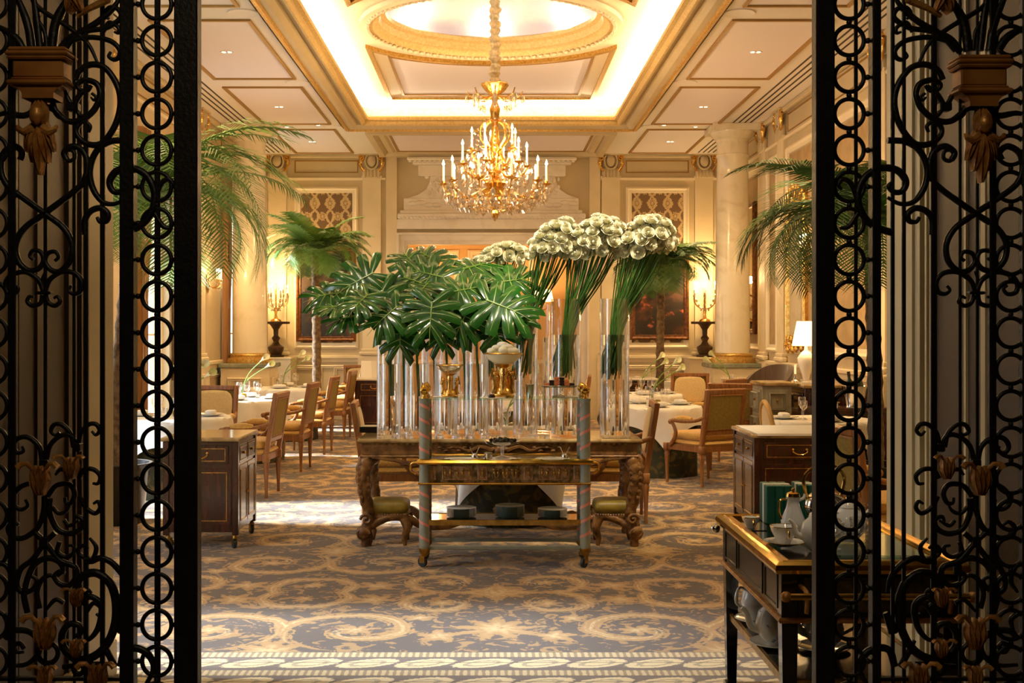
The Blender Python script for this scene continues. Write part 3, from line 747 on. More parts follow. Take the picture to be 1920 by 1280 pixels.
struct(MB().box(XL-0.15, XR+0.15, -2.3, -2.2, 0, 3.55).build('wall_passage_back', tanp), 'tan end wall of the entrance passage behind the camera', 'wall')
pl_ = bpy.data.lights.new('tea_cart_fill', 'SPOT'); pl_.energy = 40; pl_.color = WARM2; pl_.spot_size = math.radians(46); pl_.spot_blend = 0.8; pl_.shadow_soft_size = 0.05  # unseen spot added to brighten the china on the tea cart
o = bpy.data.objects.new('tea_cart_fill', pl_); COL.objects.link(o); o.location = (1.15, 3.75, 3.40); o.rotation_euler = (Vector((1.2, 4.4, 0.8))-o.location).to_track_quat('-Z', 'Y').to_euler()
dup(spot, (1.15, 3.75, 3.45), 0, 'added fill spotlight in the passage ceiling above the tea cart', 'added passage fill spotlights')
area('gate_fill', (-0.3, 1.3, 3.30), 0.4, 0.4, 9.0, WARM2, (math.radians(25), 0, 0))  # unseen area light added to light the gates from the front
# ---- columns
for sx in (-1, 1):
    t = thing('marble_column', 'cream marble column on a panelled plinth near the far %s corner' % side_w[sx], 'column', (sx*3.66, 17.8, 0), 0, 'marble columns')
    q = MB(); q.box(-0.36, 0.36, -0.36, 0.36, 0, 1.0)
    for k in range(4):
        Mk = RZ(k*PI/2) @ plane((0, -0.36, 0), (1, 0, 0), (0, 0, 1), (0, -1, 0)); q.frame(-0.26, 0.26, 0.2, 0.86, panel_prof(0.05), Mk)
    q.build('plinth', cream, t)
    MB().box(-0.40, 0.40, -0.40, 0.40, 1.0, 1.07, None, 0.015).build('plinth_slab', marble_g, t)
    MB().lathe([(0.34, 1.07), (0.345, 1.10), (0.34, 1.14), (0.30, 1.15), (0.30, 1.17), (0.31, 1.19), (0.30, 1.21), (0.265, 1.22)], 36).build('base_ring', goldpaint, t)
    pr = [(0.262, 1.22)]+[(0.262-0.030*(k/10)**1.6, 1.26+2.9*k/10) for k in range(11)]+[(0.25, 4.18), (0.25, 4.21), (0.235, 4.22), (0.235, 4.40)]
    MB().lathe(pr, 40).build('shaft', marble_c, t)
    MB().lathe([(0.235, 4.40), (0.25, 4.42), (0.25, 4.44), (0.29, 4.47), (0.335, 4.52), (0.34, 4.55)], 40).build('echinus', marble_c, t)
    MB().box(-0.36, 0.36, -0.36, 0.36, 4.55, HC, None, 0.01).build('abacus', marble_c, t)
# ================================================================ armchairs
def make_chair():
    t = thing('armchair', '', 'chair')
    for sx in (-1, 1):
        for (x, y) in ((sx*0.275, 0.255), (sx*0.235, -0.245)):
            l = MB(); l.lathe([(0.0, 0), (0.014, 0), (0.016, 0.02), (0.013, 0.03), (0.024, 0.27), (0.030, 0.30), (0.024, 0.31), (0.028, 0.33)], 10, T(x, y, 0)); l.box(x-0.03, x+0.03, y-0.03, y+0.03, 0.33, 0.41, None, 0.004)
            l.build('leg', walnut, t)
    r = MB(); r.prism([(-0.25, -0.25), (0.25, -0.25), (0.29, 0.27), (-0.29, 0.27)], 0.345, 0.405); r.build('seat_rail', walnut, t)
    MB().pillow((0, 0.0, 0.425), 0.275, 0.262, 0.035, 0.3, 24, 6).build('seat', gold_fab, t)
    MB().pillow((0, 0.01, 0.492), 0.258, 0.250, 0.05, 0.32, 24, 8).build('seat_cushion', gold_fab, t)
    Mb = T(0, -0.245, 0.40) @ RX(math.radians(9)) 
    b = MB(); w = 0.26
    for sx in (-1, 1): b.box(sx*w-sx*0.045, sx*w, -0.022, 0.022, 0.0, 0.585, Mb, 0.006)
    b.box(-w+0.045, w-0.045, -0.022, 0.022, 0.535, 0.585, Mb, 0.006); b.box(-w+0.045, w-0.045, -0.02, 0.02, 0.12, 0.165, Mb, 0.006)
    b.frame(-w+0.045, w-0.045, 0.165, 0.535, [(0, 0.0), (0, 0.022), (0.012, 0.026), (0.018, 0.012)], Mb @ plane((0, 0, 0), (1, 0, 0), (0, 0, 1), (0, -1, 0)))
    bf = b.build('back_frame', walnut, t)
    p = MB(); p.pillow((0, 0.018, 0.35), 0.215, 0.024, 0.185, 0.3, 24, 8, Mb); p.build('backrest', gold_fab_l, t)
    MB().box(-0.21, 0.21, -0.018, -0.008, 0.165, 0.535, Mb).build('back_cover', olive_back, t)
    for sx in (-1, 1):
        a = MB(); pts = crom([(sx*0.245, -0.30, 0.70), (sx*0.265, -0.18, 0.66), (sx*0.29, -0.02, 0.645), (sx*0.305, 0.10, 0.65), (sx*0.305, 0.155, 0.635)], 5)
        a.tube(pts, lambda q: 0.019+0.004*q, 8)
        a.ball((sx*0.305, 0.16, 0.632), 0.028, 8, 6)
        a.tube(crom([(sx*0.302, 0.15, 0.63), (sx*0.30, 0.105, 0.58), (sx*0.30, 0.085, 0.52), (sx*0.295, 0.12, 0.45), (sx*0.283, 0.19, 0.39)], 5), lambda q: 0.018+0.006*q, 8)
        ar = a.build('arm', walnut, t)
        MB().tube([(sx*0.272, -0.13, 0.668), (sx*0.285, -0.06, 0.675), (sx*0.295, 0.02, 0.674), (sx*0.302, 0.08, 0.665)], lambda q: 0.020+0.012*math.sin(PI*q), 8).build('arm_pad', gold_fab, ar)
    return t
olive_back = mat('olive_back_fabric', '#8d7634', 0.8, col2='#7d6829', scale=50, bump=0.1, bscale=200)
chair = make_chair()
def put_chair(x, y, facing, label, group):
    """facing = direction (dx, dy) the sitter looks"""
    return dup(chair, (x, y, 0), math.atan2(facing[1], facing[0])-PI/2, label, group)
gL = 'armchairs along the left window tables'
for k, y in enumerate((11.2, 13.2, 15.0, 17.0, 18.55)):
    put_chair(-2.33, y, (-1, 0.06), '%s gold armchair of the row facing the left window tables, seen from the side' % ('nearest', 'second', 'third', 'fourth', 'farthest')[k], gL)
put_chair(-2.98, 12.15, (-0.12, -1), 'gold armchair with its back to the row, between the first two left tables', gL)
put_chair(-2.15, 19.35, (0.2, -1), 'pale backed armchair facing the camera by the far left panel', 'armchairs at the far end')
put_chair(-0.80, 9.75, (1, 0.05), 'gold armchair behind the left leg of the console table', 'armchairs at the centre table')
put_chair(1.02, 9.75, (-1, 0.05), 'gold armchair behind the right leg of the console table', 'armchairs at the centre table')
put_chair(2.18, 12.02, (-0.50, 0.86), 'large gold armchair in the right foreground with its back to the camera', 'armchairs on the right')
put_chair(2.66, 15.75, (-0.2, -1), 'gold armchair on the right facing the camera behind the glasses', 'armchairs on the right')
put_chair(2.68, 14.3, (-0.75, 0.66), 'walnut backed armchair between the facing chair and the large one', 'armchairs on the right')
put_chair(2.74, 13.3, (0.25, 1.0), 'gold armchair half hidden behind the large right foreground chair', 'armchairs on the right')
put_chair(3.58, 19.3, (-1, 0), 'far armchair beside the right column plinth', 'armchairs at the far end')
put_chair(-0.9, 15.2, (1, 0.1), 'gold armchair left of the table seen through the glass vases', 'armchairs at the far end')
put_chair(0.95, 15.3, (-1, 0.1), 'gold armchair right of the table seen through the glass vases', 'armchairs at the far end')
put_chair(2.46, 7.35, (1, 0.25), 'cane coloured armchair beside the right cabinet, cut by the gate post', 'armchairs on the right')
# oval-backed chair
t = thing('oval_back_chair', 'pale wooden chair with an oval back behind the right cabinet', 'chair', (2.68, 10.3, 0), -PI/2)
pale_w = mat('blond_painted_wood', '#d9a95a', 0.4, col2='#c08f45', scale=8, coat=0.2)
for sx in (-1, 1):
    for y in (-0.22, 0.23): MB().lathe([(0, 0), (0.014, 0), (0.024, 0.38), (0.026, 0.42)], 10, T(sx*0.22, y, 0)).build('leg', pale_w, t)
MB().pillow((0, 0, 0.455), 0.25, 0.25, 0.05, 0.5).build('seat', gold_fab, t)
MB().lathe([(0.25, 0.38), (0.26, 0.41), (0.25, 0.43), (0, 0.43)], 24).build('seat_rail', pale_w, t)
Mo = T(0, -0.25, 0.70) @ RX(math.radians(8))
MB().tube([(0.20*math.cos(2*PI*k/28), 0, 0.24*math.sin(2*PI*k/28)) for k in range(28)], 0.022, 8, True, Mo).build('back_frame', pale_w, t)
MB().ball((0, 0, 0), 0.19, 20, 8, (1, 0.10, 1.2), Mo).build('backrest', gold_fab_l, t)
for sx in (-1, 1): MB().tube([(sx*0.13, -0.22, 0.42), (sx*0.14, -0.25, 0.52)], 0.018, 6).build('back_post', pale_w, t)
# barrel armchair in striped velvet
t = thing('barrel_armchair', 'dark striped velvet barrel armchair near the right wall', 'armchair', (3.52, 15.2, 0), math.radians(120))
rows = []
for z, rr in ((0.30, 0.33), (0.6, 0.36), (0.95, 0.38), (1.12, 0.385)):
    rows.append([(rr*math.cos(a), rr*math.sin(a), z*(1 if k not in () else 1)-(0.42*(abs(a+PI/2)/(PI*0.62))**2.5 if z > 0.9 else 0)) for k in range(25) for a in [-PI/2-PI*0.62+2*PI*0.62*k/24]])
q = MB(); q.strip(rows); q.strip([[(p[0]*0.83, p[1]*0.83, p[2]) for p in r] for r in rows])
q.strip([rows[-1], [(p[0]*0.83, p[1]*0.83, p[2]) for p in rows[-1]]]); q.build('barrel_back', velvet, t)
MB().pillow((0, 0.05, 0.40), 0.30, 0.32, 0.11, 0.5).build('seat', gold_fab, t)
MB().lathe([(0.30, 0.2), (0.32, 0.3), (0, 0.3)], 20).build('seat_frame', walnut, t)
for a in (45, 135, 225, 315): MB().lathe([(0, 0), (0.018, 0), (0.03, 0.22)], 8, T(0.24*math.cos(math.radians(a)), 0.24*math.sin(math.radians(a)), 0)).build('leg', walnut, t)

# ================================================================ tables, cloths and place settings
def skirt_mesh(r):
    q = MB(); rows = []
    for z, k in ((0.735, 1.0), (0.72, 1.01), (0.4, 1.0), (0.0, 1.02)):
        rows.append([((r*k+0.012*math.sin(9*a+z*2)*(1-z))*math.cos(a), (r*k+0.012*math.sin(9*a+z*2)*(1-z))*math.sin(a), z) for i in range(72) for a in [2*PI*i/72]])
    q.strip(rows, None, True, True); q.add([(0, 0, 0.735)]+[(r*math.cos(2*PI*i/24), r*math.sin(2*PI*i/24), 0.735) for i in range(24)], [(0, 1+i, 1+(i+1) % 24) for i in range(24)])
    return q
def cloth_mesh(r, half, zt=0.742, N=44):
    q = MB(); rows = []
    for i in range(N+1):
        row = []
        for j in range(N+1):
            u = -half+2*half*i/N; v = -half+2*half*j/N; rho = math.hypot(u, v); th = math.atan2(v, u)
            if rho <= r: row.append((u, v, zt))
            else:
                d = rho-r; fold = math.sin(th*8+0.6)*0.5+math.sin(th*13)*0.3
                bend = min(d, 0.02); rr = r+0.012+bend*0.6+d*0.10+fold*0.11*d
                row.append((rr*math.cos(th), rr*math.sin(th), zt-d*0.965+0.003))
        rows.append(row)
    q.strip(rows); return q
def round_table(x, y, desc, rot=0, r=0.50, half=0.68):
    t = thing('round_table', 'round table in a dark green brocade skirt, %s' % desc, 'table', (x, y, 0), 0, 'round dining tables')
    skirt_mesh(r-0.03).build('skirt', damask_skirt, t)
    MB().lathe([(0, 0.70), (r-0.01, 0.70), (r-0.005, 0.72), (r-0.01, 0.738), (0, 0.738)], 48).build('tabletop', walnut, t)
    c = cloth_mesh(r, half).build('tablecloth', linen, None, (x, y, 0), rot)
    tag(c, 'white square linen cloth draped over the table %s' % desc, 'tablecloth', 'white tablecloths')
wine_me = MB().lathe([(0, 0), (0.036, 0.0), (0.034, 0.004), (0.005, 0.008), (0.004, 0.09), (0.010, 0.10), (0.032, 0.125), (0.038, 0.155), (0.034, 0.195), (0.031, 0.20)], 16).mesh('wine_glass', glass_s)
tumb_me = MB().lathe([(0, 0), (0.028, 0), (0.036, 0.09), (0.034, 0.09), (0.027, 0.008), (0, 0.008)], 16).mesh('tumbler', glass_s)
plate_me = MB().lathe([(0, 0), (0.07, 0), (0.085, 0.006), (0.135, 0.018), (0.137, 0.021), (0.085, 0.012), (0, 0.008)], 28).mesh('dinner_plate', porcelain)
napk = MB(); napk.pillow((0, 0, 0.022), 0.095, 0.045, 0.022, 0.5, 16, 6); napk_me = napk.mesh('folded_napkin', linen)
jar_me = MB().lathe([(0, 0), (0.03, 0), (0.038, 0.03), (0.03, 0.06), (0.02, 0.065), (0, 0.066)], 14).mesh('candle_jar', mat('amber_glass_jar', '#8a7420', 0.15, coat=0.5))
ZT = 0.746
def lily_vase(x, y, z, desc, lean=0.35, toward=1, h=0.42):
    v = MB().lathe([(0, 0.0), (0.035, 0.0), (0.03, 0.01), (0.024, 0.08), (0.030, 0.17), (0.028, 0.17), (0.022, 0.08), (0.026, 0.014), (0, 0.012)], 16).build('bud_vase', glass_s, None, (x, y, z))
    tag(v, 'small clear glass bud vase, %s' % desc, 'vase', 'bud vases')
    for k in range(2):
        l = thing('calla_lily', '%s white calla lily, %s' % (('taller', 'shorter')[k], desc), 'flower', (x, y, z+0.015), 0, 'calla lilies')
        tip = Vector((toward*(lean+0.05*k), -0.02+0.05*k, h-0.07*k))
        pts = crom([(0, 0.005*k, 0), (toward*0.02, 0, 0.15), (tip.x*0.45, tip.y*0.6, tip.z*0.72), tip], 5)
        MB().tube(pts, 0.0065, 6).build('stem', leaf_rib, l)
        d = (pts[-1]-pts[-3]).normalized(); Ml = T(*tip) @ d.to_track_quat('Z', 'Y').to_matrix().to_4x4()
        s = MB(); rows = []
        for i in range(7):
            q = i/6; row = []
            for a in range(13):
                an = 2*PI*a/12; rr = 0.006+0.034*q**1.7; row.append((rr*math.cos(an)+0.012*q*q, rr*math.sin(an), 0.10*q+0.035*q*q*math.cos(an)))
            rows.append(row)
        s.strip(rows, Ml); s.build('spathe', calla_m, l)
        MB().tube([Ml @ Vector((0, 0, 0.02)), Ml @ Vector((0.004, 0, 0.085))], 0.005, 6).build('spadix', gold_fab, l)
def setting(x, y, desc, spots, lily=True, toward=1, rngseed=1):
    """spots: angles (deg) of the places laid"""
    R_ = random.Random(rngseed); nm = ('first', 'second', 'third', 'fourth')
    for k, a in enumerate(spots):
        an = math.radians(a); px, py = x+0.33*math.cos(an), y+0.33*math.sin(an)
        at = {0: 'right', 90: 'far', 180: 'left', 270: 'near'}[min((0, 90, 180, 270), key=lambda q: abs((a-q+180) % 360-180))]
        ds = 'at the %s place, table %s' % (at, desc)
        tag(link('dinner_plate', plate_me, None, (px, py, ZT)), 'white plate %s' % ds, 'plate', 'dinner plates')
        tag(link('folded_napkin', napk_me, None, (px, py, ZT+0.012), an+PI/2), 'napkin %s' % ds, 'napkin', 'napkins')
        for j in (0, 1):
            gx = x+(0.16+0.03*j)*math.cos(an+0.45*(1 if j else -0.2)); gy = y+(0.16+0.03*j)*math.sin(an+0.45*(1 if j else -0.2))
            tag(link('wine_glass', wine_me, None, (gx, gy, ZT), sc=(1, 1, 1.0-0.14*j)), '%s glass %s' % (('tall', 'short')[j], ds), 'glass', 'wine glasses')
    tag(link('candle_jar', jar_me, None, (x+0.03, y-0.10, ZT)), 'round amber glass jar on the table %s' % desc, 'jar', 'amber jars')
    tag(link('tumbler', tumb_me, None, (x-0.07, y-0.17, ZT)), 'clear tumbler on the table %s' % desc, 'glass', 'tumblers')
    if lily: lily_vase(x-0.02, y+0.03, ZT, 'on the table %s' % desc, 0.22, toward)
TAB = [(-3.02, 11.25, 'nearest on the left by the windows', 0.0, (0, 90, 180), 1), (-2.98, 14.1, 'second on the left by the windows', 0.1, (0, 90, 270), 1),
       (-2.98, 16.85, 'third on the left before the column', 0.0, (0, 90, 270), 1), (1.78, 12.85, 'in front of the large right armchair', PI/4+0.1, (20, 110, 270), 1),
       (1.95, 15.2, 'second on the right behind the first', 0.3, (0, 180, 270), 1), (3.38, 16.42, 'by the right column with a tall lily', 0.5, (90, 270), 1),
       (2.75, 19.4, 'far right under the painting', 0.2, (180, 270, 0), 1), (0.14, 9.72, 'in the centre behind the console table', 0.0, (0, 180, 270), 1),
       (3.05, 10.9, 'on the right behind the gate', 0.2, (180, 270), 1), (0.05, 15.2, 'far in the centre seen through the vases', 0.4, (0, 180, 270), 1)]
for i, (x, y, ds, rot, sp, tw) in enumerate(TAB):
    round_table(x, y, ds, rot, 0.50 if i != 7 else 0.46, (0.76 if i < 3 else 0.70) if i != 7 else 0.78); setting(x, y, ds, sp, i not in (6, 10, 8), -1 if i == 5 else 1, i)

# ================================================================ cabinets on casters
def caster(parent, x, y, ang=0.4):
    c = MB(); c.lathe([(0.012, 0.10), (0.018, 0.09), (0.02, 0.075), (0.01, 0.07)], 10, T(x, y, 0)); M = T(x, y, 0) @ RZ(ang)
    c.box(-0.016, -0.011, -0.012, 0.03, 0.03, 0.08, M); c.box(0.011, 0.016, -0.012, 0.03, 0.03, 0.08, M)
    o = c.build('caster', brass_d, parent)
    MB().lathe([(0, -0.010), (0.034, -0.010), (0.036, 0.0), (0.034, 0.010), (0, 0.010)], 16, M @ T(0, 0.015, 0.036) @ RY(PI/2)).build('wheel', rubber, o)
def cabinet(x0, x1, y0, y1, door_side, label, h=0.80, top=marble_t, runner=None):
    t = thing('service_cabinet', label, 'cabinet', ((x0+x1)/2, (y0+y1)/2, 0), 0, 'mahogany service cabinets')
    a, b = (x1-x0)/2, (y1-y0)/2
    MB().box(-a, a, -b, b, 0.12, h-0.03, None, 0.004).build('body', mahog, t)
    MB().box(-a-0.025, a+0.025, -b-0.025, b+0.025, h-0.03, h, None, 0.008).build('marble_top', top, t)
    nf = plane((0, -b, 0), (1, 0, 0), (0, 0, 1), (0, -1, 0))
    def drawer(M, u0, u1, v0, v1, ring=True):
        d = MB().box(u0, u1, v0, v1, 0, 0.010, M, 0.003).build('drawer', mahog, t)
        e = MB(); e.frame(u0+0.02, u1-0.02, v0+0.018, v1-0.018, [(0, 0.010), (0, 0.013), (0.006, 0.013), (0.006, 0.010)], M); e.build('brass_inlay', brass_d, d)
        um, vm = (u0+u1)/2, (v0+v1)/2
        k = MB()
        if ring:
            k.tube(crom([(um-0.05, vm+0.012, 0.014), (um-0.05, vm-0.005, 0.03), (um-0.02, vm-0.022, 0.034), (um+0.02, vm-0.022, 0.034), (um+0.05, vm-0.005, 0.03), (um+0.05, vm+0.012, 0.014)], 4), 0.005, 6, False, M)
            for s in (-1, 1): k.ball((um+s*0.05, vm+0.012, 0.014), 0.010, 8, 5, (1, 1, 0.6), M)
        else: k.ball((um, vm, 0.018), 0.011, 8, 5, (1, 1, 1), M)
        k.build('handle', brass, d)
    def door(M, u0, u1, v0, v1, ks):
        d = MB().box(u0, u1, v0, v1, 0, 0.010, M, 0.003).build('door', mahog, t)
        e = MB(); e.frame(u0+0.03, u1-0.03, v0+0.03, v1-0.03, [(0, 0.010), (0, 0.014), (0.006, 0.014), (0.010, 0.008)], M); e.build('brass_inlay', brass_d, d)
        MB().ball(((u1-0.015) if ks > 0 else (u0+0.015), (v0+v1)/2, 0.016), 0.009, 8, 5, (1, 1, 1), M).build('knob', brass, d)
    drawer(nf, -a+0.06, a-0.06, h-0.19, h-0.06)
    p = MB(); p.box(-a+0.04, a-0.04, 0.17, h-0.22, 0, 0.006, nf, 0.002); q = p.build('side_panel', mahog, t)
    e = MB(); e.frame(-a+0.07, a-0.07, 0.20, h-0.25, [(0, 0.006), (0, 0.010), (0.006, 0.010), (0.006, 0.006)], nf); e.build('brass_inlay', brass_d, q)
    ds = plane((door_side*a, 0, 0), (0, door_side, 0), (0, 0, 1), (door_side, 0, 0))
    for s in (-1, 1):
        lo, hi = sorted((s*0.008, s*(b-0.045)))
        drawer(ds, lo, hi, h-0.19, h-0.06, False); door(ds, lo, hi, 0.16, h-0.21, -s)
    for sx in (-1, 1):
        for sy in (-1, 1):
            MB().box(sx*a-0.022-0.012*sx, sx*a+0.022-0.012*sx, sy*b-0.022-0.012*sy, sy*b+0.022-0.012*sy, 0.10, h-0.03, None, 0.004).build('corner_post', mahog, t)
            caster(t, sx*(a-0.02), sy*(b-0.02), 0.5*sx)
    if runner:
        c = MB(); c.box(x0+0.01, x1-0.01, y0-0.02, y1+0.0, h+0.001, h+0.006); c.box(x0+0.01, x1-0.01, y0-0.032, y0-0.026, h-0.01, h+0.004)
        tag(c.build('table_runner', linen), 'white linen runner lying on %s' % runner, 'runner')
    return t
cabinet(-2.34, -1.82, 8.40, 9.04, 1, 'mahogany service cabinet with a marble top in the left foreground beside the gate')
cabinet(1.95, 2.60, 8.66, 9.40, -1, 'dark mahogany service cabinet in the right foreground under a white runner', runner='the right foreground cabinet')
cabinet(-2.0, -1.45, 17.3, 17.9, 1, 'dark service cabinet far left beside the glass vases', 0.85, marble_w)
cabinet(1.95, 2.45, 17.4, 18.0, -1, 'dark service cabinet far right beside the palm trunk', 0.85, marble_w)
bk = thing('menu_book', 'open white menu propped on the far left cabinet', 'menu', (-1.78, 17.5, 0.85), 0.15)
for s in (-1, 1): MB().box(0, s*0.17, -0.006, 0.006, 0, 0.26, RZ(s*0.25) @ RX(-0.2)).build('page', white_paper, bk)
# commode and console on the right wall side, lamp, candlestick, wine bucket
def commode(x0, x1, y0, y1, h, m, label, name='commode'):
    t = thing(name, label, 'commode', ((x0+x1)/2, (y0+y1)/2, 0)); a, b = (x1-x0)/2, (y1-y0)/2
    MB().box(-a, a, -b, b, 0.15, h-0.04, None, 0.006).build('body', m, t)
    MB().box(-a-0.03, a+0.03, -b-0.03, b+0.03, h-0.04, h, None, 0.01).build('top', marble_t, t)
    M = plane((0, -b, 0), (1, 0, 0), (0, 0, 1), (0, -1, 0)); n = 3; st = (h-0.24)/n
    ML = plane((-a, 0, 0), (0, -1, 0), (0, 0, 1), (-1, 0, 0))
    for k in range(n):
        for MM, w in ((M, a), (ML, b)):
            d = MB(); d.box(-w+0.04, w-0.04, 0.18+k*st, 0.18+(k+1)*st-0.02, 0, 0.012, MM, 0.003); d.frame(-w+0.07, w-0.07, 0.21+k*st, 0.18+(k+1)*st-0.05, panel_prof(0.02), MM @ T(0, 0, 0.006)); d = d.build('drawer', m, t)
            MB().ball((0, 0.18+(k+0.5)*st, 0.03), 0.014, 8, 5, (1, 1, 1), MM).build('knob', brass_d, d)
    for sx in (-1, 1):
        for sy in (-1, 1): MB().lathe([(0, 0), (0.016, 0), (0.03, 0.15)], 8, T(sx*(a-0.04), sy*(b-0.04), 0)).build('foot', m, t)
    return t
gg = mat('grey_painted_furniture', '#9b927a', 0.5, col2='#8b836c', scale=12)
commode(2.84, 3.15, 12.3, 12.75, 1.02, gg, 'grey painted chest of small drawers behind the oval backed chair')
commode(3.26, 3.95, 12.2, 12.8, 1.0, mahog, 'mahogany chest of drawers carrying the table lamp beside the gate post')
t = thing('table_lamp', 'lit table lamp with a white pleated shade at the right gate post', 'lamp', (3.34, 12.45, 1.0))
MB().lathe([(0, 0), (0.07, 0), (0.07, 0.015), (0.03, 0.03), (0.045, 0.10), (0.085, 0.20), (0.09, 0.27), (0.05, 0.33), (0.02, 0.35), (0.012, 0.42)], 24).build('base', porcelain, t)
MB().lathe([(0.145, 0.40), (0.095, 0.66)], 64, None, True, 1, 1, lambda a, z: 1+0.012*math.sin(a*32)).build('shade', shade_lit, t)
MB().ball((0, 0, 0.52), 0.03).build('bulb', flame, t); point('lamp_light', (3.34, 12.45, 1.72), 12, WARM, 0.05)
t = thing('candlestick', 'small silver candlestick with a white candle beside the table lamp', 'candlestick', (3.20, 12.35, 1.02))
MB().lathe([(0, 0), (0.05, 0), (0.045, 0.012), (0.012, 0.03), (0.016, 0.05), (0.010, 0.07), (0.018, 0.085)], 14).build('stick', silver, t)
MB().lathe([(0.011, 0.08), (0.011, 0.18), (0, 0.182)], 10).build('candle', wax, t)
t = thing('wine_bucket', 'silver wine bucket holding two bottles seen through the right gate rings', 'bucket', (3.62, 11.7, 0.80))
MB().lathe([(0, 0), (0.09, 0), (0.085, 0.02), (0.12, 0.20), (0.125, 0.21), (0.115, 0.205), (0.08, 0.03), (0, 0.03)], 24).build('pail', silver, t)
cn = thing('pier_console', 'mahogany console table with tall legs behind the right gate rings', 'table', (3.55, 11.72, 0))
MB().box(-0.40, 0.40, -0.18, 0.18, 0.76, 0.80, None, 0.006).build('tabletop', mahog, cn); MB().box(-0.37, 0.37, -0.15, 0.15, 0.66, 0.76).build('apron', mahog, cn)
for sx in (-1, 1):
    for sy in (-1, 1): MB().lathe([(0, 0), (0.015, 0), (0.024, 0.66)], 8, T(sx*0.35, sy*0.13, 0)).build('leg', mahog, cn)
for k in range(2):
    b = thing('wine_bottle', '%s dark green bottle leaning in the silver wine bucket' % ('left', 'right')[k], 'bottle', (3.60+0.05*k, 11.70, 0.835), 0, 'bottles in the bucket')
    Mk = RY(0.12*(1 if k else -1))
    MB().lathe([(0, 0), (0.038, 0), (0.04, 0.02), (0.04, 0.19), (0.016, 0.25), (0.014, 0.31)], 16, Mk).build('glass_body', bottle_g, b)
    MB().lathe([(0.016, 0.27), (0.017, 0.32), (0, 0.322)], 12, Mk).build('foil_cap', gilt if k else choc, b)

# ================================================================ carved console table
KX0, KX1, KY0, KY1 = X(668, 8.4), X(1206, 8.4), 8.42, 9.16
kc = (KX0+KX1)/2
con = thing('console_table', 'carved gilt walnut console table with marble top in the centre of the room', 'table', (kc, (KY0+KY1)/2, 0))
a, b = (KX1-KX0)/2, (KY1-KY0)/2
MB().box(-a, a, -b, b, 0.755, 0.785, None, 0.01).build('marble_top', marble_t, con)
ap = MB(); ap.box(-a+0.03, a-0.03, -b+0.03, b-0.03, 0.665, 0.755, None, 0.008); ap.box(-a+0.02, a-0.02, -b+0.02, b-0.02, 0.645, 0.668, None, 0.008)
FN = plane((0, -b+0.03, 0), (1, 0, 0), (0, 0, 1), (0, -1, 0))
apr = ap.build('apron', carved, con)
sc = MB()
for sx in (-1, 1):       # carved scroll and leaf ornaments on the apron, shaped lower edge
    sc.tube(crom([(sx*0.05, 0.70, 0.01), (sx*0.14, 0.73, 0.015), (sx*0.22, 0.70, 0.015), (sx*0.30, 0.725, 0.01), (sx*0.42, 0.715, 0.006)], 4), lambda q: 0.014*(1-q)+0.004, 6, False, FN)
    for k in range(7): sc.ball((sx*(0.16+k*0.045), 0.712+0.012*(-1)**k, 0.008), 0.014, 6, 4, (1.4, 0.8, 0.8), FN)
    sc.tube(crom([(sx*0.92, 0.65, 0), (sx*0.75, 0.63, 0.004), (sx*0.62, 0.60, 0.008), (sx*0.50, 0.635, 0.006), (sx*0.36, 0.645, 0.002)], 5), lambda q: 0.020*(1-abs(2*q-1)*0.6), 6, False, FN)
    for k in range(6): sc.ball((sx*(0.45+k*0.05), 0.622-0.010*(k % 3), 0.006), 0.018, 6, 4, (1.2, 0.7, 0.7), FN)
sc.ball((0, 0.70, 0.01), 0.04, 10, 6, (1.1, 1, 0.6), FN)
for k in range(5): sc.ball((0.05*math.cos(k*1.256+0.3), 0.70+0.038*math.sin(k*1.256+0.3), 0.012), 0.018, 6, 4, (1.2, 1, 0.7), FN)
sc.build('carved_ornament', carved, apr)
dia = MB()
for k in range(44): dia.box(-0.93+k*0.0425, -0.93+k*0.0425+0.02, 0.742, 0.752, 0, 0.006, FN)
dia.build('carved_bead', brass_d, apr)
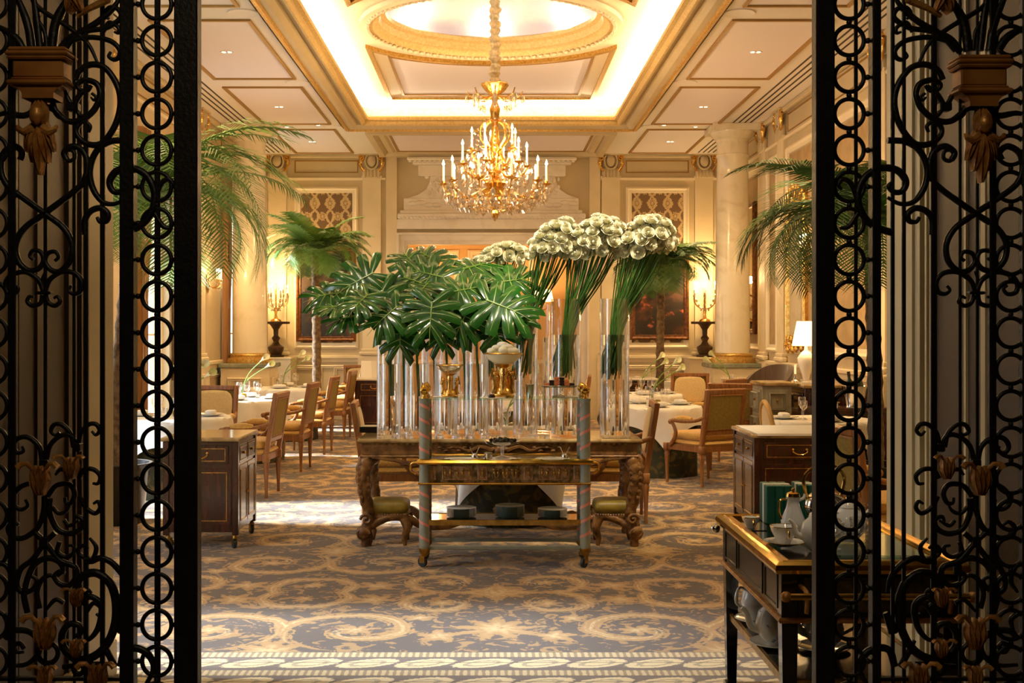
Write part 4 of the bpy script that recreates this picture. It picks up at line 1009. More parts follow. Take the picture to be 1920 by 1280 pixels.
for sx in (-1, 1):
    for sy in (-1, 1):
        l = MB(); ox, oy = sx*(a-0.10), sy*(b-0.10)
        pth = crom([(ox, oy, 0.66), (ox+sx*0.045, oy+sy*0.03, 0.60), (ox+sx*0.06, oy+sy*0.04, 0.50), (ox+sx*0.045, oy+sy*0.02, 0.36), (ox+sx*0.02, oy, 0.24), (ox+sx*0.03, oy, 0.16), (ox+sx*0.06, oy+sy*0.02, 0.10), (ox+sx*0.05, oy+sy*0.01, 0.04)], 6)
        def rad(q): return 0.042*(1-q)**1.2+0.026+0.022*math.exp(-((q-0.86)/0.09)**2)+0.004*math.sin(q*70)
        l.tube(pth, rad, 10)
        l.lathe([(0, 0), (0.028, 0), (0.034, 0.02), (0.028, 0.04), (0.035, 0.06)], 10, T(ox+sx*0.05, oy+sy*0.01, 0))
        lg = l.build('leg', carved, con)
        v = MB()
        for q in range(9):   # acanthus leaves climbing the knee, scroll at the hock
            p = pth[2+q*2]; v.tube(crom([p+Vector((sx*0.01, -0.035, 0.03)), p+Vector((sx*0.025, -0.04, 0)), p+Vector((sx*0.01, -0.035, -0.04))], 3), lambda w: 0.016*(1-abs(2*w-1))+0.004, 5)
            v.tube(crom([p+Vector((-sx*0.025, -0.03, 0.03)), p+Vector((-sx*0.035, -0.032, 0)), p+Vector((-sx*0.02, -0.03, -0.04))], 3), lambda w: 0.014*(1-abs(2*w-1))+0.004, 5)
        hx = ox+sx*0.035
        v.tube([(hx+sx*0.045*(1-i/16)*math.cos(i*0.6), oy-0.05, 0.20+0.045*(1-i/16)*math.sin(i*0.6)) for i in range(15)], 0.013, 6)
        v.tube([(hx+sx*0.03-sx*0.05*(1-i/16)*math.cos(i*0.6), oy-0.05, 0.10+0.04*(1-i/16)*math.sin(i*0.6)) for i in range(15)], 0.013, 6)
        v.build('acanthus_carving', carved, lg)['kind'] = 'stuff'
st = MB()
for sx in (-1, 1):
    for sy in (-1, 1):
        st.tube(crom([(sx*(a-0.08), sy*(b-0.10), 0.14), (sx*(a-0.22), sy*(b-0.12), 0.205), (sx*(a-0.36), sy*(b-0.16), 0.19), (sx*(a-0.46), sy*(b-0.22), 0.13), (sx*0.40, sy*0.10, 0.12), (sx*0.22, sy*0.03, 0.16), (0, 0, 0.17)], 6), 0.030, 8)
        st.tube([(sx*(a-0.48)+sx*0.04*(1-i/16)*math.cos(i*0.6), sy*(b-0.22), 0.15+0.04*(1-i/16)*math.sin(i*0.6)) for i in range(15)], 0.014, 6)
st.lathe([(0, 0.12), (0.06, 0.13), (0.07, 0.17), (0.04, 0.20), (0.05, 0.23), (0, 0.27)], 14)
st.build('stretcher', carved, con)
# stools
for sx, nm in ((-1, 'left'), (1, 'right')):
    sxp = X(728, 8.62) if sx < 0 else X(1152, 8.62)
    t = thing('footstool', 'low olive upholstered footstool under the %s end of the console table' % nm, 'stool', (sxp, 8.66, 0), 0, 'footstools')
    MB().pillow((0, 0, 0.275), 0.155, 0.15, 0.055, 0.3, 24, 8).build('cushion', olive_fab, t)
    r = MB(); r.box(-0.15, 0.15, -0.145, 0.145, 0.19, 0.235, None, 0.008)
    for k in range(16): r.ball((-0.14+k*0.0187, -0.147, 0.232), 0.006, 5, 3)
    r.build('seat_frame', carved, t)
    for ax in (-1, 1):
        for ay in (-1, 1): MB().tube(crom([(ax*0.125, ay*0.12, 0.20), (ax*0.145, ay*0.13, 0.13), (ax*0.125, ay*0.12, 0.06), (ax*0.13, ay*0.125, 0.0)], 4), lambda q: 0.028*(1-q)+0.014, 8).build('leg', carved, t)
tag(MB().box(X(676, 9.0), X(712, 9.0), 8.93, 9.08, 0.786, 0.835, None, 0.004).build('lacquer_box', ebony), 'small black lacquer box at the left end of the console table', 'box')

# ================================================================ pastry trolley
TX0, TX1, TY0, TY1 = X(785, 7.72), X(1108, 7.72), 7.72, 8.08
tc_ = (TX0+TX1)/2; ta, tb = (TX1-TX0)/2, (TY1-TY0)/2
tro = thing('pastry_trolley', 'brass trimmed pastry trolley with candy striped posts and a glass top shelf', 'trolley', (tc_, (TY0+TY1)/2, 0))
def z7(py): return CH+(VY-py)*7.72/F
cone = MB().lathe([(0, 0.075), (0.012, 0.07), (0.027, 0.048), (0.030, 0.03), (0.022, 0.012), (0.012, 0.006), (0.012, 0.0), (0.02, -0.012), (0.022, -0.02)], 12, None, True, 1, 1, lambda a_, z: 1+0.10*math.sin(a_*6+z*260)).mesh('pinecone_finial', brass)
for sx in (-1, 1):
    for sy in (-1, 1):
        px_, py_ = sx*(ta-0.035), sy*(tb-0.035)
        p = MB().lathe([(0.033, 0.12), (0.036, 0.14), (0.034, 0.15), (0.034, 1.09), (0.036, 1.10), (0.036, 1.115), (0, 1.115)], 20, T(px_, py_, 0), True, 1, 1, lambda q, z: 1+0.02*math.sin(q*10)).build('post', greygreen, tro)
        rib = MB(); rows = []
        for k in range(121):
            q = k/120; an = sx*q*2*PI*9.5+0.7; z = 0.16+0.92*q
            if 0.555 < z < 0.70:
                if rows: rib.strip(rows); rows = []
                continue
            w_ = 0.010
            rows.append([(px_+0.0358*math.cos(an), py_+0.0358*math.sin(an), z-w_), (px_+0.0365*math.cos(an), py_+0.0365*math.sin(an), z), (px_+0.0358*math.cos(an), py_+0.0358*math.sin(an), z+w_)])
        rib.strip(rows); rib.build('spiral_ribbon', pink, p)
        link('pinecone_finial', cone, tro, (px_, py_, 1.137))
        MB().lathe([(0.037, 0.13), (0.038, 0.11), (0.024, 0.09), (0.02, 0.075)], 14, T(px_, py_, 0)).build('brass_ferrule', brass_d, tro)
        caster(tro, px_, py_, 2.6+0.8*sx+0.9*sy)
MB().box(-ta+0.0, ta-0.0, -tb+0.0, tb-0.0, 1.106, 1.116, None, 0.003).build('glass_shelf', glass_edge, tro)
tray_z = z7(862)
MB().box(-ta+0.01, ta-0.01, -tb+0.01, tb-0.01, tray_z-0.02, tray_z-0.005).build('tray_floor', ebony, tro)
tl = MB(); TM = plane((0, 0, tray_z-0.03), (1, 0, 0), (0, 1, 0), (0, 0, 1))
tl.frame(-ta-0.015, ta+0.015, -tb-0.015, tb+0.015, [(0.01, 0), (0.0, 0.012), (0.004, 0.028), (0.016, 0.036), (0.03, 0.030), (0.034, 0.015)], TM); tl.build('brass_rim', brass, tro)
for sx in (-1, 1): MB().tube(crom([(sx*(ta+0.01), -tb+0.04, tray_z-0.02), (sx*(ta+0.05), -tb+0.05, tray_z-0.03), (sx*(ta+0.055), -tb+0.06, tray_z-0.075), (sx*(ta+0.02), -tb+0.05, tray_z-0.10)], 5), 0.008, 8).build('side_handle', brass, tro)
fz0, fz1 = z7(905), z7(870)
MB().box(-ta+0.035, ta-0.035, -tb+0.035, tb-0.035, fz0, fz1).build('frieze', relief_bg, tro)
TF = plane((0, -tb+0.035, 0), (1, 0, 0), (0, 0, 1), (0, -1, 0))
for (u0, u1, m_, nf_) in ((-0.51, -0.455, relief_pk, 1), (-0.415, -0.215, relief_pk, 5), (-0.18, -0.115, relief_pk, 1), (-0.085, 0.095, relief_bg, 6), (0.125, 0.185, relief_pk, 1), (0.225, 0.425, relief_pk, 5), (0.455, 0.51, relief_pk, 1)):
    q = MB(); q.frame(u0, u1, fz0+0.015, fz1-0.012, [(0, 0), (0, 0.008), (0.008, 0.010), (0.010, 0.004)], TF, True); pn = q.build('relief_panel', m_, tro)
    g = MB()
    for k in range(nf_):      # little cast figures
        ux = u0+(u1-u0)*(k+0.5)/nf_; vz = (fz0+fz1)/2; s = (-1)**k
        g.ball((ux, vz+0.022, 0.008), 0.009, 6, 4, (1, 1, 0.7), TF); g.ball((ux+0.003*s, vz, 0.007), 0.012, 6, 4, (0.8, 1.4, 0.6), TF)
        g.tube([(ux, vz-0.012, 0.007), (ux+0.012*s, vz-0.032, 0.007)], 0.005, 5, False, TF); g.tube([(ux, vz+0.01, 0.008), (ux-0.018*s, vz+0.016, 0.008)], 0.004, 5, False, TF)
    g.build('relief_figures', brass_d, pn)
MB().box(-ta-0.005, ta+0.005, -tb-0.005, tb+0.005, fz0-0.014, fz0, None, 0.005).build('brass_moulding', brass, tro)
lz = z7(980)
MB().box(-ta+0.04, ta-0.04, -tb+0.03, tb-0.03, lz, lz+0.012).build('lower_shelf', mat('shelf_dark_glass', '#4a3f2a', 0.08, coat=0.5), tro)
sr = MB(); sr.frame(-ta+0.035, ta-0.035, -tb+0.02, tb-0.02, [(0, -0.02), (0, 0.014), (0.012, 0.016), (0.014, 0.0)], T(0, 0, lz)); sr.build('shelf_rim', brass_d, tro)
br = MB(); bz = z7(1028)
for sy in (-1, 1): br.box(-ta+0.04, ta-0.04, sy*(tb-0.035)-0.012, sy*(tb-0.035)+0.012, bz-0.012, bz+0.012, None, 0.003)
br.build('bottom_rail', greygreen, tro)
# things on the trolley
def wx(px, d=7.9): return X(px, d)
def gold_compote(x, y, z, s, label, figs, cream_on):
    t = thing('gilt_compote', label, 'compote', (x, y, z))
    b = MB(); b.box(-0.055*s, 0.055*s, -0.05*s, 0.05*s, 0, 0.02*s, None, 0.006*s); b.lathe([(0.05*s, 0.02*s), (0.045*s, 0.045*s), (0.02*s, 0.06*s), (0.016*s, 0.10*s), (0.024*s, 0.13*s), (0.018*s, 0.15*s), (0.05*s, 0.17*s)], 16)
    b.build('pedestal', gilt, t)
    for k in range(figs):
        an = 2*PI*k/figs-PI/2; q = MB(); cx, cy_ = 0.040*s*math.cos(an), 0.040*s*math.sin(an)
        q.tube(crom([(cx*1.3, cy_*1.3, 0.02*s), (cx*1.1, cy_*1.1, 0.05*s), (cx*1.2, cy_*1.2, 0.085*s), (cx, cy_, 0.11*s)], 3), lambda w: (0.017-0.006*w)*s, 7)
        q.ball((cx*1.15, cy_*1.15, 0.125*s), 0.013*s, 8, 6); q.tube([(cx*1.2, cy_*1.2, 0.10*s), (cx*1.7, cy_*1.5, 0.09*s), (cx*1.5, cy_*1.5, 0.15*s)], 0.006*s, 5)
        q.build('cast_figure', gilt, t)
    MB().lathe([(0, 0.172*s), (0.05*s, 0.175*s), (0.085*s, 0.20*s), (0.098*s, 0.225*s), (0.094*s, 0.225*s), (0.08*s, 0.205*s), (0.045*s, 0.183*s), (0, 0.18*s)], 28, None, True, 1, 1, lambda a_, zz: 1+0.015*math.sin(a_*14)).build('glass_bowl', crystal if not cream_on else frost, t)
    MB().tube([(0.098*s*math.cos(2*PI*k/32), 0.098*s*math.sin(2*PI*k/32), 0.226*s) for k in range(32)], 0.004*s, 6, True).build('gilt_rim', gilt, t)
    return t
frost = mat('creamy_ribbed_glass', '#f2ecc8', 0.15, coat=0.4)
gz = 1.117
gold_compote(wx(844), 7.88, gz, 0.95, 'smaller gilt compote with an empty glass bowl on the trolley', 4, False)
gold_compote(wx(944), 7.88, gz, 1.30, 'taller gilt figural compote heaped with cream on the trolley', 5, True)
q = MB(); R2 = random.Random(5)
for k in range(26):
    r_ = 0.085*math.sqrt(R2.random()); an = R2.random()*6.28; q.ball((r_*math.cos(an), r_*math.sin(an), 0.01+0.05*(1-r_/0.09)+0.01*R2.random()), 0.026, 8, 5, (1.2, 1, 0.8))
tag(q.build('whipped_cream', cream_food, None, (wx(944), 7.88, gz+0.292)), 'heap of whipped cream in the taller gilt compote', 'cream')
t = thing('cake_stand', 'low glass cake stand at the right end of the trolley top', 'stand', (wx(1048), 7.88, gz))
MB().lathe([(0, 0), (0.05, 0), (0.045, 0.01), (0.012, 0.02), (0.016, 0.05), (0.03, 0.068)], 16).build('foot', crystal, t)
MB().lathe([(0, 0.068), (0.12, 0.07), (0.125, 0.078), (0.118, 0.076), (0, 0.074)], 28).build('plate', silver, t)
cake = MB().box(-0.016, 0.016, -0.014, 0.014, 0, 0.018, None, 0.003)
cm = [cake.mesh('petit_four', m_) for m_ in (biscuit, choc)]
for lay, n_ in ((0, 6), (1, 4), (2, 2)):
    for k in range(n_):
        for rr in (0, 1):
            lab = '%s petit four, %s from the left, %s row, %s layer on the cake stand' % ('dark' if (k+rr+lay) % 2 else 'orange', ('first', 'second', 'third', 'fourth', 'fifth', 'sixth')[k], 'back' if rr else 'front', ('bottom', 'middle', 'top')[lay])
            tag(link('petit_four', cm[(k+rr+lay) % 2], None, (wx(1048)+(k-(n_-1)/2)*0.034, 7.86+0.032*rr, gz+0.079+lay*0.019)), lab, 'petit four', 'petits fours on the cake stand')
tag(MB().lathe([(0, 0), (0.022, 0), (0.030, 0.085), (0.033, 0.088), (0.028, 0.082), (0.02, 0.006), (0, 0.006)], 16).build('silver_beaker', silver, None, (wx(993), 7.86, gz)), 'small silver beaker beside the cake stand on the trolley top', 'beaker')
tag(MB().box(-0.022, 0.022, -0.016, 0.016, 0, 0.026, None, 0.008).build('chocolate_block', choc, None, (wx(922), 7.76, gz), 0.2), 'dark chocolate block at the front edge of the trolley top', 'chocolate')
for k, px in enumerate((836, 924, 1060)):
    tag(MB().lathe([(0, 0), (0.075, 0), (0.09, 0.004), (0.07, 0.005), (0, 0.004)], 24).build('lace_doily', white_paper, None, (wx(px), 7.80 if k == 1 else 7.9, gz-0.0005)), 'white doily under the %s' % ('smaller gilt compote', 'chocolate block', 'cake stand')[k], 'doily', 'doilies on the trolley')
tz = tray_z-0.004
t = thing('glass_compote', 'clear footed glass dish of dark chocolates in the middle of the trolley tray', 'compote', (wx(942, 7.85), 7.86, tz))
MB().lathe([(0, 0), (0.06, 0), (0.055, 0.008), (0.010, 0.02), (0.012, 0.05), (0.016, 0.075), (0.05, 0.085), (0.11, 0.10), (0.125, 0.118), (0.118, 0.115), (0.05, 0.092), (0, 0.088)], 28).build('dish', crystal, t)
tr_me = MB().ball((0, 0, 0), 0.014, 8, 5).mesh('truffle', choc)
for k in range(22):
    r_ = 0.085*math.sqrt((k+0.5)/22); an = k*2.4
    tag(link('truffle', tr_me, None, (wx(942, 7.85)+r_*math.cos(an), 7.86+r_*math.sin(an), tz+0.112+0.014*(1-r_/0.09)+0.006*(k % 2))), 'round dark truffle heaped in the glass dish on the trolley tray', 'truffle', 'truffles in the glass dish')
for k, (px, lab) in enumerate(((865, 'left'), (938, 'middle'), (1036, 'right'))):
    tag(MB().lathe([(0, 0), (0.085, 0.0), (0.10, 0.008), (0.098, 0.010), (0.08, 0.004), (0, 0.004)], 28, None, True, 1.15, 0.8).build('small_platter', porcelain, None, (wx(px, 7.8), 7.78, tz+0.0)), 'white oval platter, the %s one on the trolley tray' % lab, 'platter', 'platters on the tray')
for k, px in enumerate((890, 1059)):
    t = thing('silver_tongs_pot', 'small round silver pot with tongs, the %s one on the trolley tray' % ('left', 'right')[k], 'pot', (wx(px, 7.76), 7.76, tz), 0, 'silver tong pots')
    MB().lathe([(0, 0), (0.018, 0), (0.024, 0.02), (0.018, 0.04), (0.012, 0.044), (0, 0.045)], 14).build('pot', silver, t)
    for s in (-1, 1): MB().tube([(s*0.006, 0, 0.03), (s*0.03, 0, 0.085)], 0.003, 5).build('tong_arm', silver, t)
tag(MB().lathe([(0, 0), (0.026, 0), (0.028, 0.045), (0.02, 0.05), (0, 0.05)], 16).build('sugar_jar', silver, None, (wx(916, 7.76), 7.755, tz)), 'squat grey metal jar beside the glass dish on the tray', 'jar')
ORD = ('lowest', 'second', 'third', 'fourth', 'fifth', 'sixth', 'seventh', 'eighth', 'ninth', 'tenth')
sp_me = MB().lathe([(0, 0), (0.05, 0), (0.055, 0.004), (0.098, 0.009), (0.10, 0.011), (0.055, 0.007), (0, 0.005)], 28).mesh('stacked_plate', mat('celadon_plate', '#8fa39a', 0.15, coat=0.4))
for px, n_, nm in ((865, 8, 'left'), (956, 10, 'middle'), (1036, 7, 'right')):
    for k in range(n_):
        tag(link('stacked_plate', sp_me, None, (wx(px, 7.88), 7.90, lz+0.013+k*0.0075)), '%s celadon plate in the %s stack on the lower trolley shelf' % (ORD[k] if k < n_-1 else 'topmost', nm), 'plate', '%s plate stack on the trolley' % nm)
# ================================================================ tall cylinder vases on the console table
VZ = 0.786
def vase(px, d, r, h, water, desc):
    t = thing('cylinder_vase', 'tall clear glass cylinder vase, %s' % desc, 'vase', (X(px, d), d, VZ), 0, 'cylinder vases on the console table')
    MB().lathe([(0, 0), (r, 0), (r, h), (r-0.005, h), (r-0.005, 0.022), (0, 0.022)], 32).build('glass_wall', vase_gl, t)
    MB().lathe([(0, 0.0225), (r-0.0056, 0.0225), (r-0.0056, water), (0, water)], 32).build('water', water_m, t)
    return t
VL = [(729, 8.60, 0.088, 0.86, 'front row, farthest left under the leaves'), (781, 8.56, 0.086, 0.86, 'front row, second from the left'), (836, 8.60, 0.086, 0.86, 'front row, third from the left'),
      (893, 8.60, 0.088, 0.86, 'front row, fourth from the left'), (755, 8.92, 0.086, 0.86, 'back row, farthest left'), (812, 8.95, 0.086, 0.86, 'back row, second from the left'),
      (868, 8.93, 0.086, 0.88, 'back row, third from the left'), (922, 8.94, 0.086, 0.95, 'back row holding the far small rose cluster'), (985, 8.66, 0.092, 1.02, 'holding the leftmost large rose bouquet'),
      (1061, 8.62, 0.110, 1.01, 'holding the middle large rose bouquet'), (1152, 8.58, 0.108, 1.01, 'holding the rightmost large rose bouquet'), (1010, 8.98, 0.088, 0.98, 'back row behind the leftmost large roses')]
for px, d, r, h, ds in VL: vase(px, d, r, h, h*(0.62 if h < 0.9 else 0.74), ds)
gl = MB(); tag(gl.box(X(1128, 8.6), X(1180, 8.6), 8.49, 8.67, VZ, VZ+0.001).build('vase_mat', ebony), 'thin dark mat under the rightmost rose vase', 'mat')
# ---- roses
def rose_mesh():
    q = MB(); rr = random.Random(3)
    q.ball((0, 0, 0.010), 0.010, 8, 5, (1, 1, 1.4))
    for ring, (n, r0, h, tilt) in enumerate(((3, 0.009, 0.042, 0.0), (4, 0.016, 0.043, 0.08), (5, 0.024, 0.041, 0.22), (6, 0.031, 0.037, 0.5), (6, 0.036, 0.028, 0.9))):
        for k in range(n):
            a0 = 2*PI*k/n+ring*0.7; w = 2*PI/n*0.72; rows = []
            for i in range(4):
                v = i/3; row = []
                for j in range(5):
                    u = j/4-0.5; a = a0+u*2*w*(1-0.25*v*v)
                    r = r0*(0.55+0.6*math.sin(min(v*1.3, 1)*PI/2))+tilt*0.012*v*v+0.003*(1-4*u*u)
                    row.append((r*math.cos(a), r*math.sin(a), -0.012+h*v*(1-0.18*4*u*u)-tilt*0.006*v*v))
                rows.append(row)
            q.strip(rows)
    q.lathe([(0, -0.022), (0.012, -0.018), (0.016, -0.008)], 8)
    return q.mesh('rose_bloom', rose_m)
rose_me = rose_mesh()
def bouquet(n, c, ax, vase_px, vase_d, desc, seed, sc=1.0, up=(0.15, -0.45, 0.85)):
    """n roses over an ellipsoid dome centred c (x, y, z) with half axes ax; stems cross in the vase"""
    rr = random.Random(seed); vx = X(vase_px, vase_d); k = 0; tries = 0; pts = []
    while len(pts) < n and tries < 8000:
        tries += 1
        u = rr.uniform(-1, 1); th = rr.uniform(0, 2*PI); s_ = math.sqrt(1-u*u)
        d = Vector((s_*math.cos(th), s_*math.sin(th), u))
        if d.dot(Vector(up).normalized()) < -0.30: continue
        jt = rr.uniform(0.80, 1.14); p = Vector((c[0]+ax[0]*d.x*jt, c[1]+ax[1]*d.y*jt, c[2]+ax[2]*d.z*jt-0.10*max(0, -d.x)*ax[0]/0.19))
        if any((p-q[0]).length < 0.062*sc for q in pts): continue
        pts.append((p, d))
    for p, d in pts:
        dl = (p-Vector(c)); hz = 'left' if dl.x < -ax[0]*0.33 else ('right' if dl.x > ax[0]*0.33 else 'centre'); vt = 'upper' if dl.z > ax[2]*0.4 else ('lower' if dl.z < -ax[2]*0.1 else 'middle')
        r = thing('rose', 'ivory rose in the %s %s%s of %s' % (vt, hz, ' back' if dl.y > 0.02 else ' front', desc), 'rose', p, 0, 'roses in %s' % desc)
        nrm = (d*0.8+Vector((0, -0.25, 0.45))).normalized()
        o = link('bloom', rose_me, r, (0, 0, 0), sc=sc*rr.uniform(0.84, 1.06)); o.rotation_euler = nrm.to_track_quat('Z', 'Y').to_euler()
        an = rr.uniform(0, 2*PI); foot = Vector((vx-0.55*(p.x-vx)*0.25+0.05*math.cos(an), vase_d+0.05*math.sin(an), VZ+0.42+0.10*rr.random()))
        neck = Vector((vx+0.28*(p.x-vx)*0.5+0.03*math.cos(an), vase_d+0.03*math.sin(an), VZ+0.85))
        st = [q-p for q in crom([p-nrm*0.02, p*0.55+neck*0.45-Vector((0, 0, 0.02)), neck, foot], 4)]
        MB().tube(st, 0.0042, 5).build('stem', stem_g, r)
bouquet(52, (X(1042, 8.60), 8.60, Z(450, 8.6)), (0.165, 0.16, 0.14), 985, 8.66, 'the left large bouquet', 1)
bouquet(66, (X(1118, 8.60), 8.58, Z(444, 8.6)), (0.21, 0.17, 0.145), 1061, 8.62, 'the middle large bouquet', 2)
bouquet(60, (X(1208, 8.58), 8.56, Z(446, 8.6)), (0.195, 0.17, 0.14), 1152, 8.58, 'the right large bouquet', 3)
bouquet(26, (X(938, 9.0), 9.0, Z(476, 9.0)), (0.23, 0.10, 0.07), 930, 8.94, 'the small far cluster behind the leaves', 4, 0.95)
# ---- monstera leaves
def monstera_mesh(seed):
    rr = random.Random(seed); q = MB(); rib = MB(); L = 0.37
    def droop(x, y): return -0.26*(x*x)/L*1.3-0.30*max(0, y-0.15)**2/L*1.6
    def pt(x, y): return (x, y, droop(x, y))
    n = 5
    for s in (-1, 1):
        for i in range(n):
            a0, a1 = i/n, (i+1)/n
            # lobe i fans from the midrib; angle from backwards (basal) to forward (tip)
            def dirv(f): an = math.radians(148-122*f**0.9); return math.sin(an), math.cos(an)
            def length(f): return L*(0.50+0.08*math.sin(PI*f))
            def root(f): return L*0.58*f**1.2
            gap = 0.085/n
            rows = []
            for v in (0, 0.28, 0.5, 0.7, 0.86, 0.97, 1.04):
                row = []
                g = gap*(0 if v < 0.42 else min(1.3, 0.5+(v-0.42)*2.0))
                for j in range(5):
                    u = j/4; f = a0+g+(a1-a0-2*g)*u
                    dx, dy = dirv(f); ln = length((a0+a1)/2)*v*(1-0.22*(2*u-1)**2*(1 if v > 0.8 else 0))
                    if v > 1.0: f = a0+(a1-a0)*(0.55+(u-0.5)*0.55); dx, dy = dirv(f); ln = length((a0+a1)/2)*1.02
                    y = root(f)+dy*ln; x = s*dx*ln
                    p_ = pt(x, y); row.append((p_[0], p_[1], p_[2]+0.012*math.sin(u*PI)*min(1, v*1.5)))
                rows.append(row)
            q.strip(rows)
            fm = (a0+a1)/2; dx, dy = dirv(fm)
            rib.tube([(s*dx*length(fm)*v, root(fm)+dy*length(fm)*v, droop(s*dx*length(fm)*v, root(fm)+dy*length(fm)*v)+0.016*min(1, v*1.5)) for v in (0, 0.3, 0.6, 0.9)], lambda w: 0.0035*(1-w)+0.001, 4)
    rib.tube([(0, y, droop(0, y)+0.004) for y in (0, 0.06, 0.12, 0.18, 0.25, 0.34)], lambda w: 0.006*(1-w)+0.0015, 5)
    return q.mesh('leaf_blade', leaf_m), rib.mesh('leaf_rib', leaf_rib)
mon = [monstera_mesh(1)]
# (px, py of the leaf base, depth, screen angle of the tip (deg, 0 = right, 90 = up), tilt toward viewer, scale, vase px, words)
ML_ = [(700, 512, 8.62, 215, 62, 1.00, 729, 'large dark one at the far left, tip down to the left'), (757, 520, 8.75, 330, 50, 0.95, 755, 'broad dark one in the upper left behind'),
       (655, 575, 8.50, 185, 18, 0.80, 729, 'low glossy one reaching farthest left'), (745, 575, 8.42, 235, 52, 0.92, 781, 'pale ribbed glossy one left of the middle'),
       (810, 566, 8.36, 268, 60, 0.98, 836, 'brightest one hanging in the middle front'), (830, 520, 8.75, 160, 55, 1.0, 812, 'dark upright one in the upper middle'),
       (868, 505, 8.80, 50, 30, 1.05, 868, 'highest dark one at the top of the mass'), (912, 563, 8.40, 330, 55, 1.12, 893, 'large spreading one on the right, tip right'),
       (752, 606, 8.42, 268, 78, 0.80, 781, 'darkest one hanging straight down at the left'), (828, 606, 8.48, 272, 76, 0.70, 836, 'dark one hanging straight down in the middle'),
       (925, 598, 8.44, 285, 72, 0.80, 893, 'dark one hanging down at the right'), (900, 525, 8.78, 20, 45, 0.9, 893, 'dark one behind at the upper right'),
       (690, 552, 8.40, 250, 40, 0.75, 729, 'small one folded under the far left leaf'), (862, 590, 8.52, 300, 66, 0.75, 868, 'small one between the middle and right leaves'),
       (790, 545, 8.6, 80, 30, 0.8, 812, 'small upright one in the centre behind'), (955, 580, 8.58, 310, 60, 0.70, 922, 'narrow one beside the rose stems'),
       (780, 500, 8.85, 110, 40, 0.85, 755, 'rear arching one above the left leaves'),
       (640, 548, 8.66, 200, 45, 0.85, 729, 'matt one below the far left leaf'), (715, 545, 8.52, 290, 58, 0.95, 755, 'mid green one left of centre'), (780, 588, 8.5, 250, 66, 0.85, 781, 'hanging one left of the brightest leaf'),
       (848, 548, 8.5, 20, 48, 0.95, 836, 'shiny one right of the brightest leaf'), (880, 575, 8.44, 250, 62, 0.9, 893, 'drooping one under the right leaves'), (935, 530, 8.66, 15, 50, 0.9, 922, 'dark one touching the far roses'),
       (820, 490, 8.9, 120, 35, 0.95, 812, 'rear dark one at the top left of the crest'), (675, 590, 8.45, 215, 35, 0.75, 729, 'lowest glossy one at the left edge')]
for px, py, d, ang, tilt, s, vpx, words in ML_:
    base = P(px, py, d); t = thing('monstera_leaf', 'green monstera leaf, %s' % words, 'leaf', base, 0, 'monstera leaves in the vases')
    a = math.radians(ang); tl = math.radians(tilt)
    tip = Vector((math.cos(a)*math.cos(0), 0, math.sin(a)))         # direction of the midrib seen from the room's entrance
    nrm = (Vector((0, -1, 0))*math.sin(tl)+Vector((0, 0, 1))*math.cos(tl))
    yv = (tip-nrm*tip.dot(nrm)).normalized(); xv = yv.cross(nrm).normalized(); zv = xv.cross(yv)
    Mr = Matrix((xv, yv, zv)).transposed().to_euler()
    b = link('leaf_blade', mon[0][0], t, (0, 0, 0), rot=Mr, sc=s); link('leaf_rib', mon[0][1], b)
    vx = X(vpx, 8.7); vd = min(max(d, 8.58), 8.95)
    pts = crom([(0, 0, 0), (Vector((vx, vd, VZ+0.80))-base)*0.5+Vector((0, 0, 0.06)), Vector((vx, vd, VZ+0.80))-base, Vector((vx+0.02, vd, VZ+0.3))-base], 4)
    MB().tube(pts, 0.007, 6).build('petiole', stem_g, t)

# ================================================================ palms
def frond_mesh(L, droop, n, leaf, m, seed):
    rr = random.Random(seed); q = MB(); pts = []
    for i in range(13):
        t = i/12; ang = 1.15-droop*t*t
        pts.append((0, 0, 0) if i == 0 else (pts[-1][0]+L/12*math.cos(1.15-droop*t**1.3), 0, pts[-1][2]+L/12*math.sin(1.15-droop*t**1.3)))
    q.tube(pts, lambda w: 0.009*(1-w)+0.002, 4)
    for i in range(n):
        t = 0.14+0.86*i/(n-1); k = min(11, int(t*12)); f = t*12-k
        p = Vector(pts[k])*(1-f)+Vector(pts[min(12, k+1)])*f; tg = (Vector(pts[min(12, k+1)])-Vector(pts[k])).normalized()
        ll = leaf*(0.35+0.65*math.sin(PI*min(1, t*0.85+0.12)))*rr.uniform(0.88, 1.08)
        for s in (-1, 1):
            d = (Vector((0, s, 0))*0.80+tg*0.62+Vector((0, 0, 0.20))).normalized(); w = tg*0.008+Vector((0, 0, 0.002))
            mid = p+d*ll*0.55+Vector((0, 0, -0.02)); tip = p+d*ll+Vector((0, 0, -0.30*ll*rr.uniform(0.6, 1.3)))
            o = len(q.v)
            q.add([p-w, p+w, mid+w*0.9, mid-w*0.9, tip], [(0, 1, 2, 3), (3, 2, 4)])
    return q.mesh('frond', m)
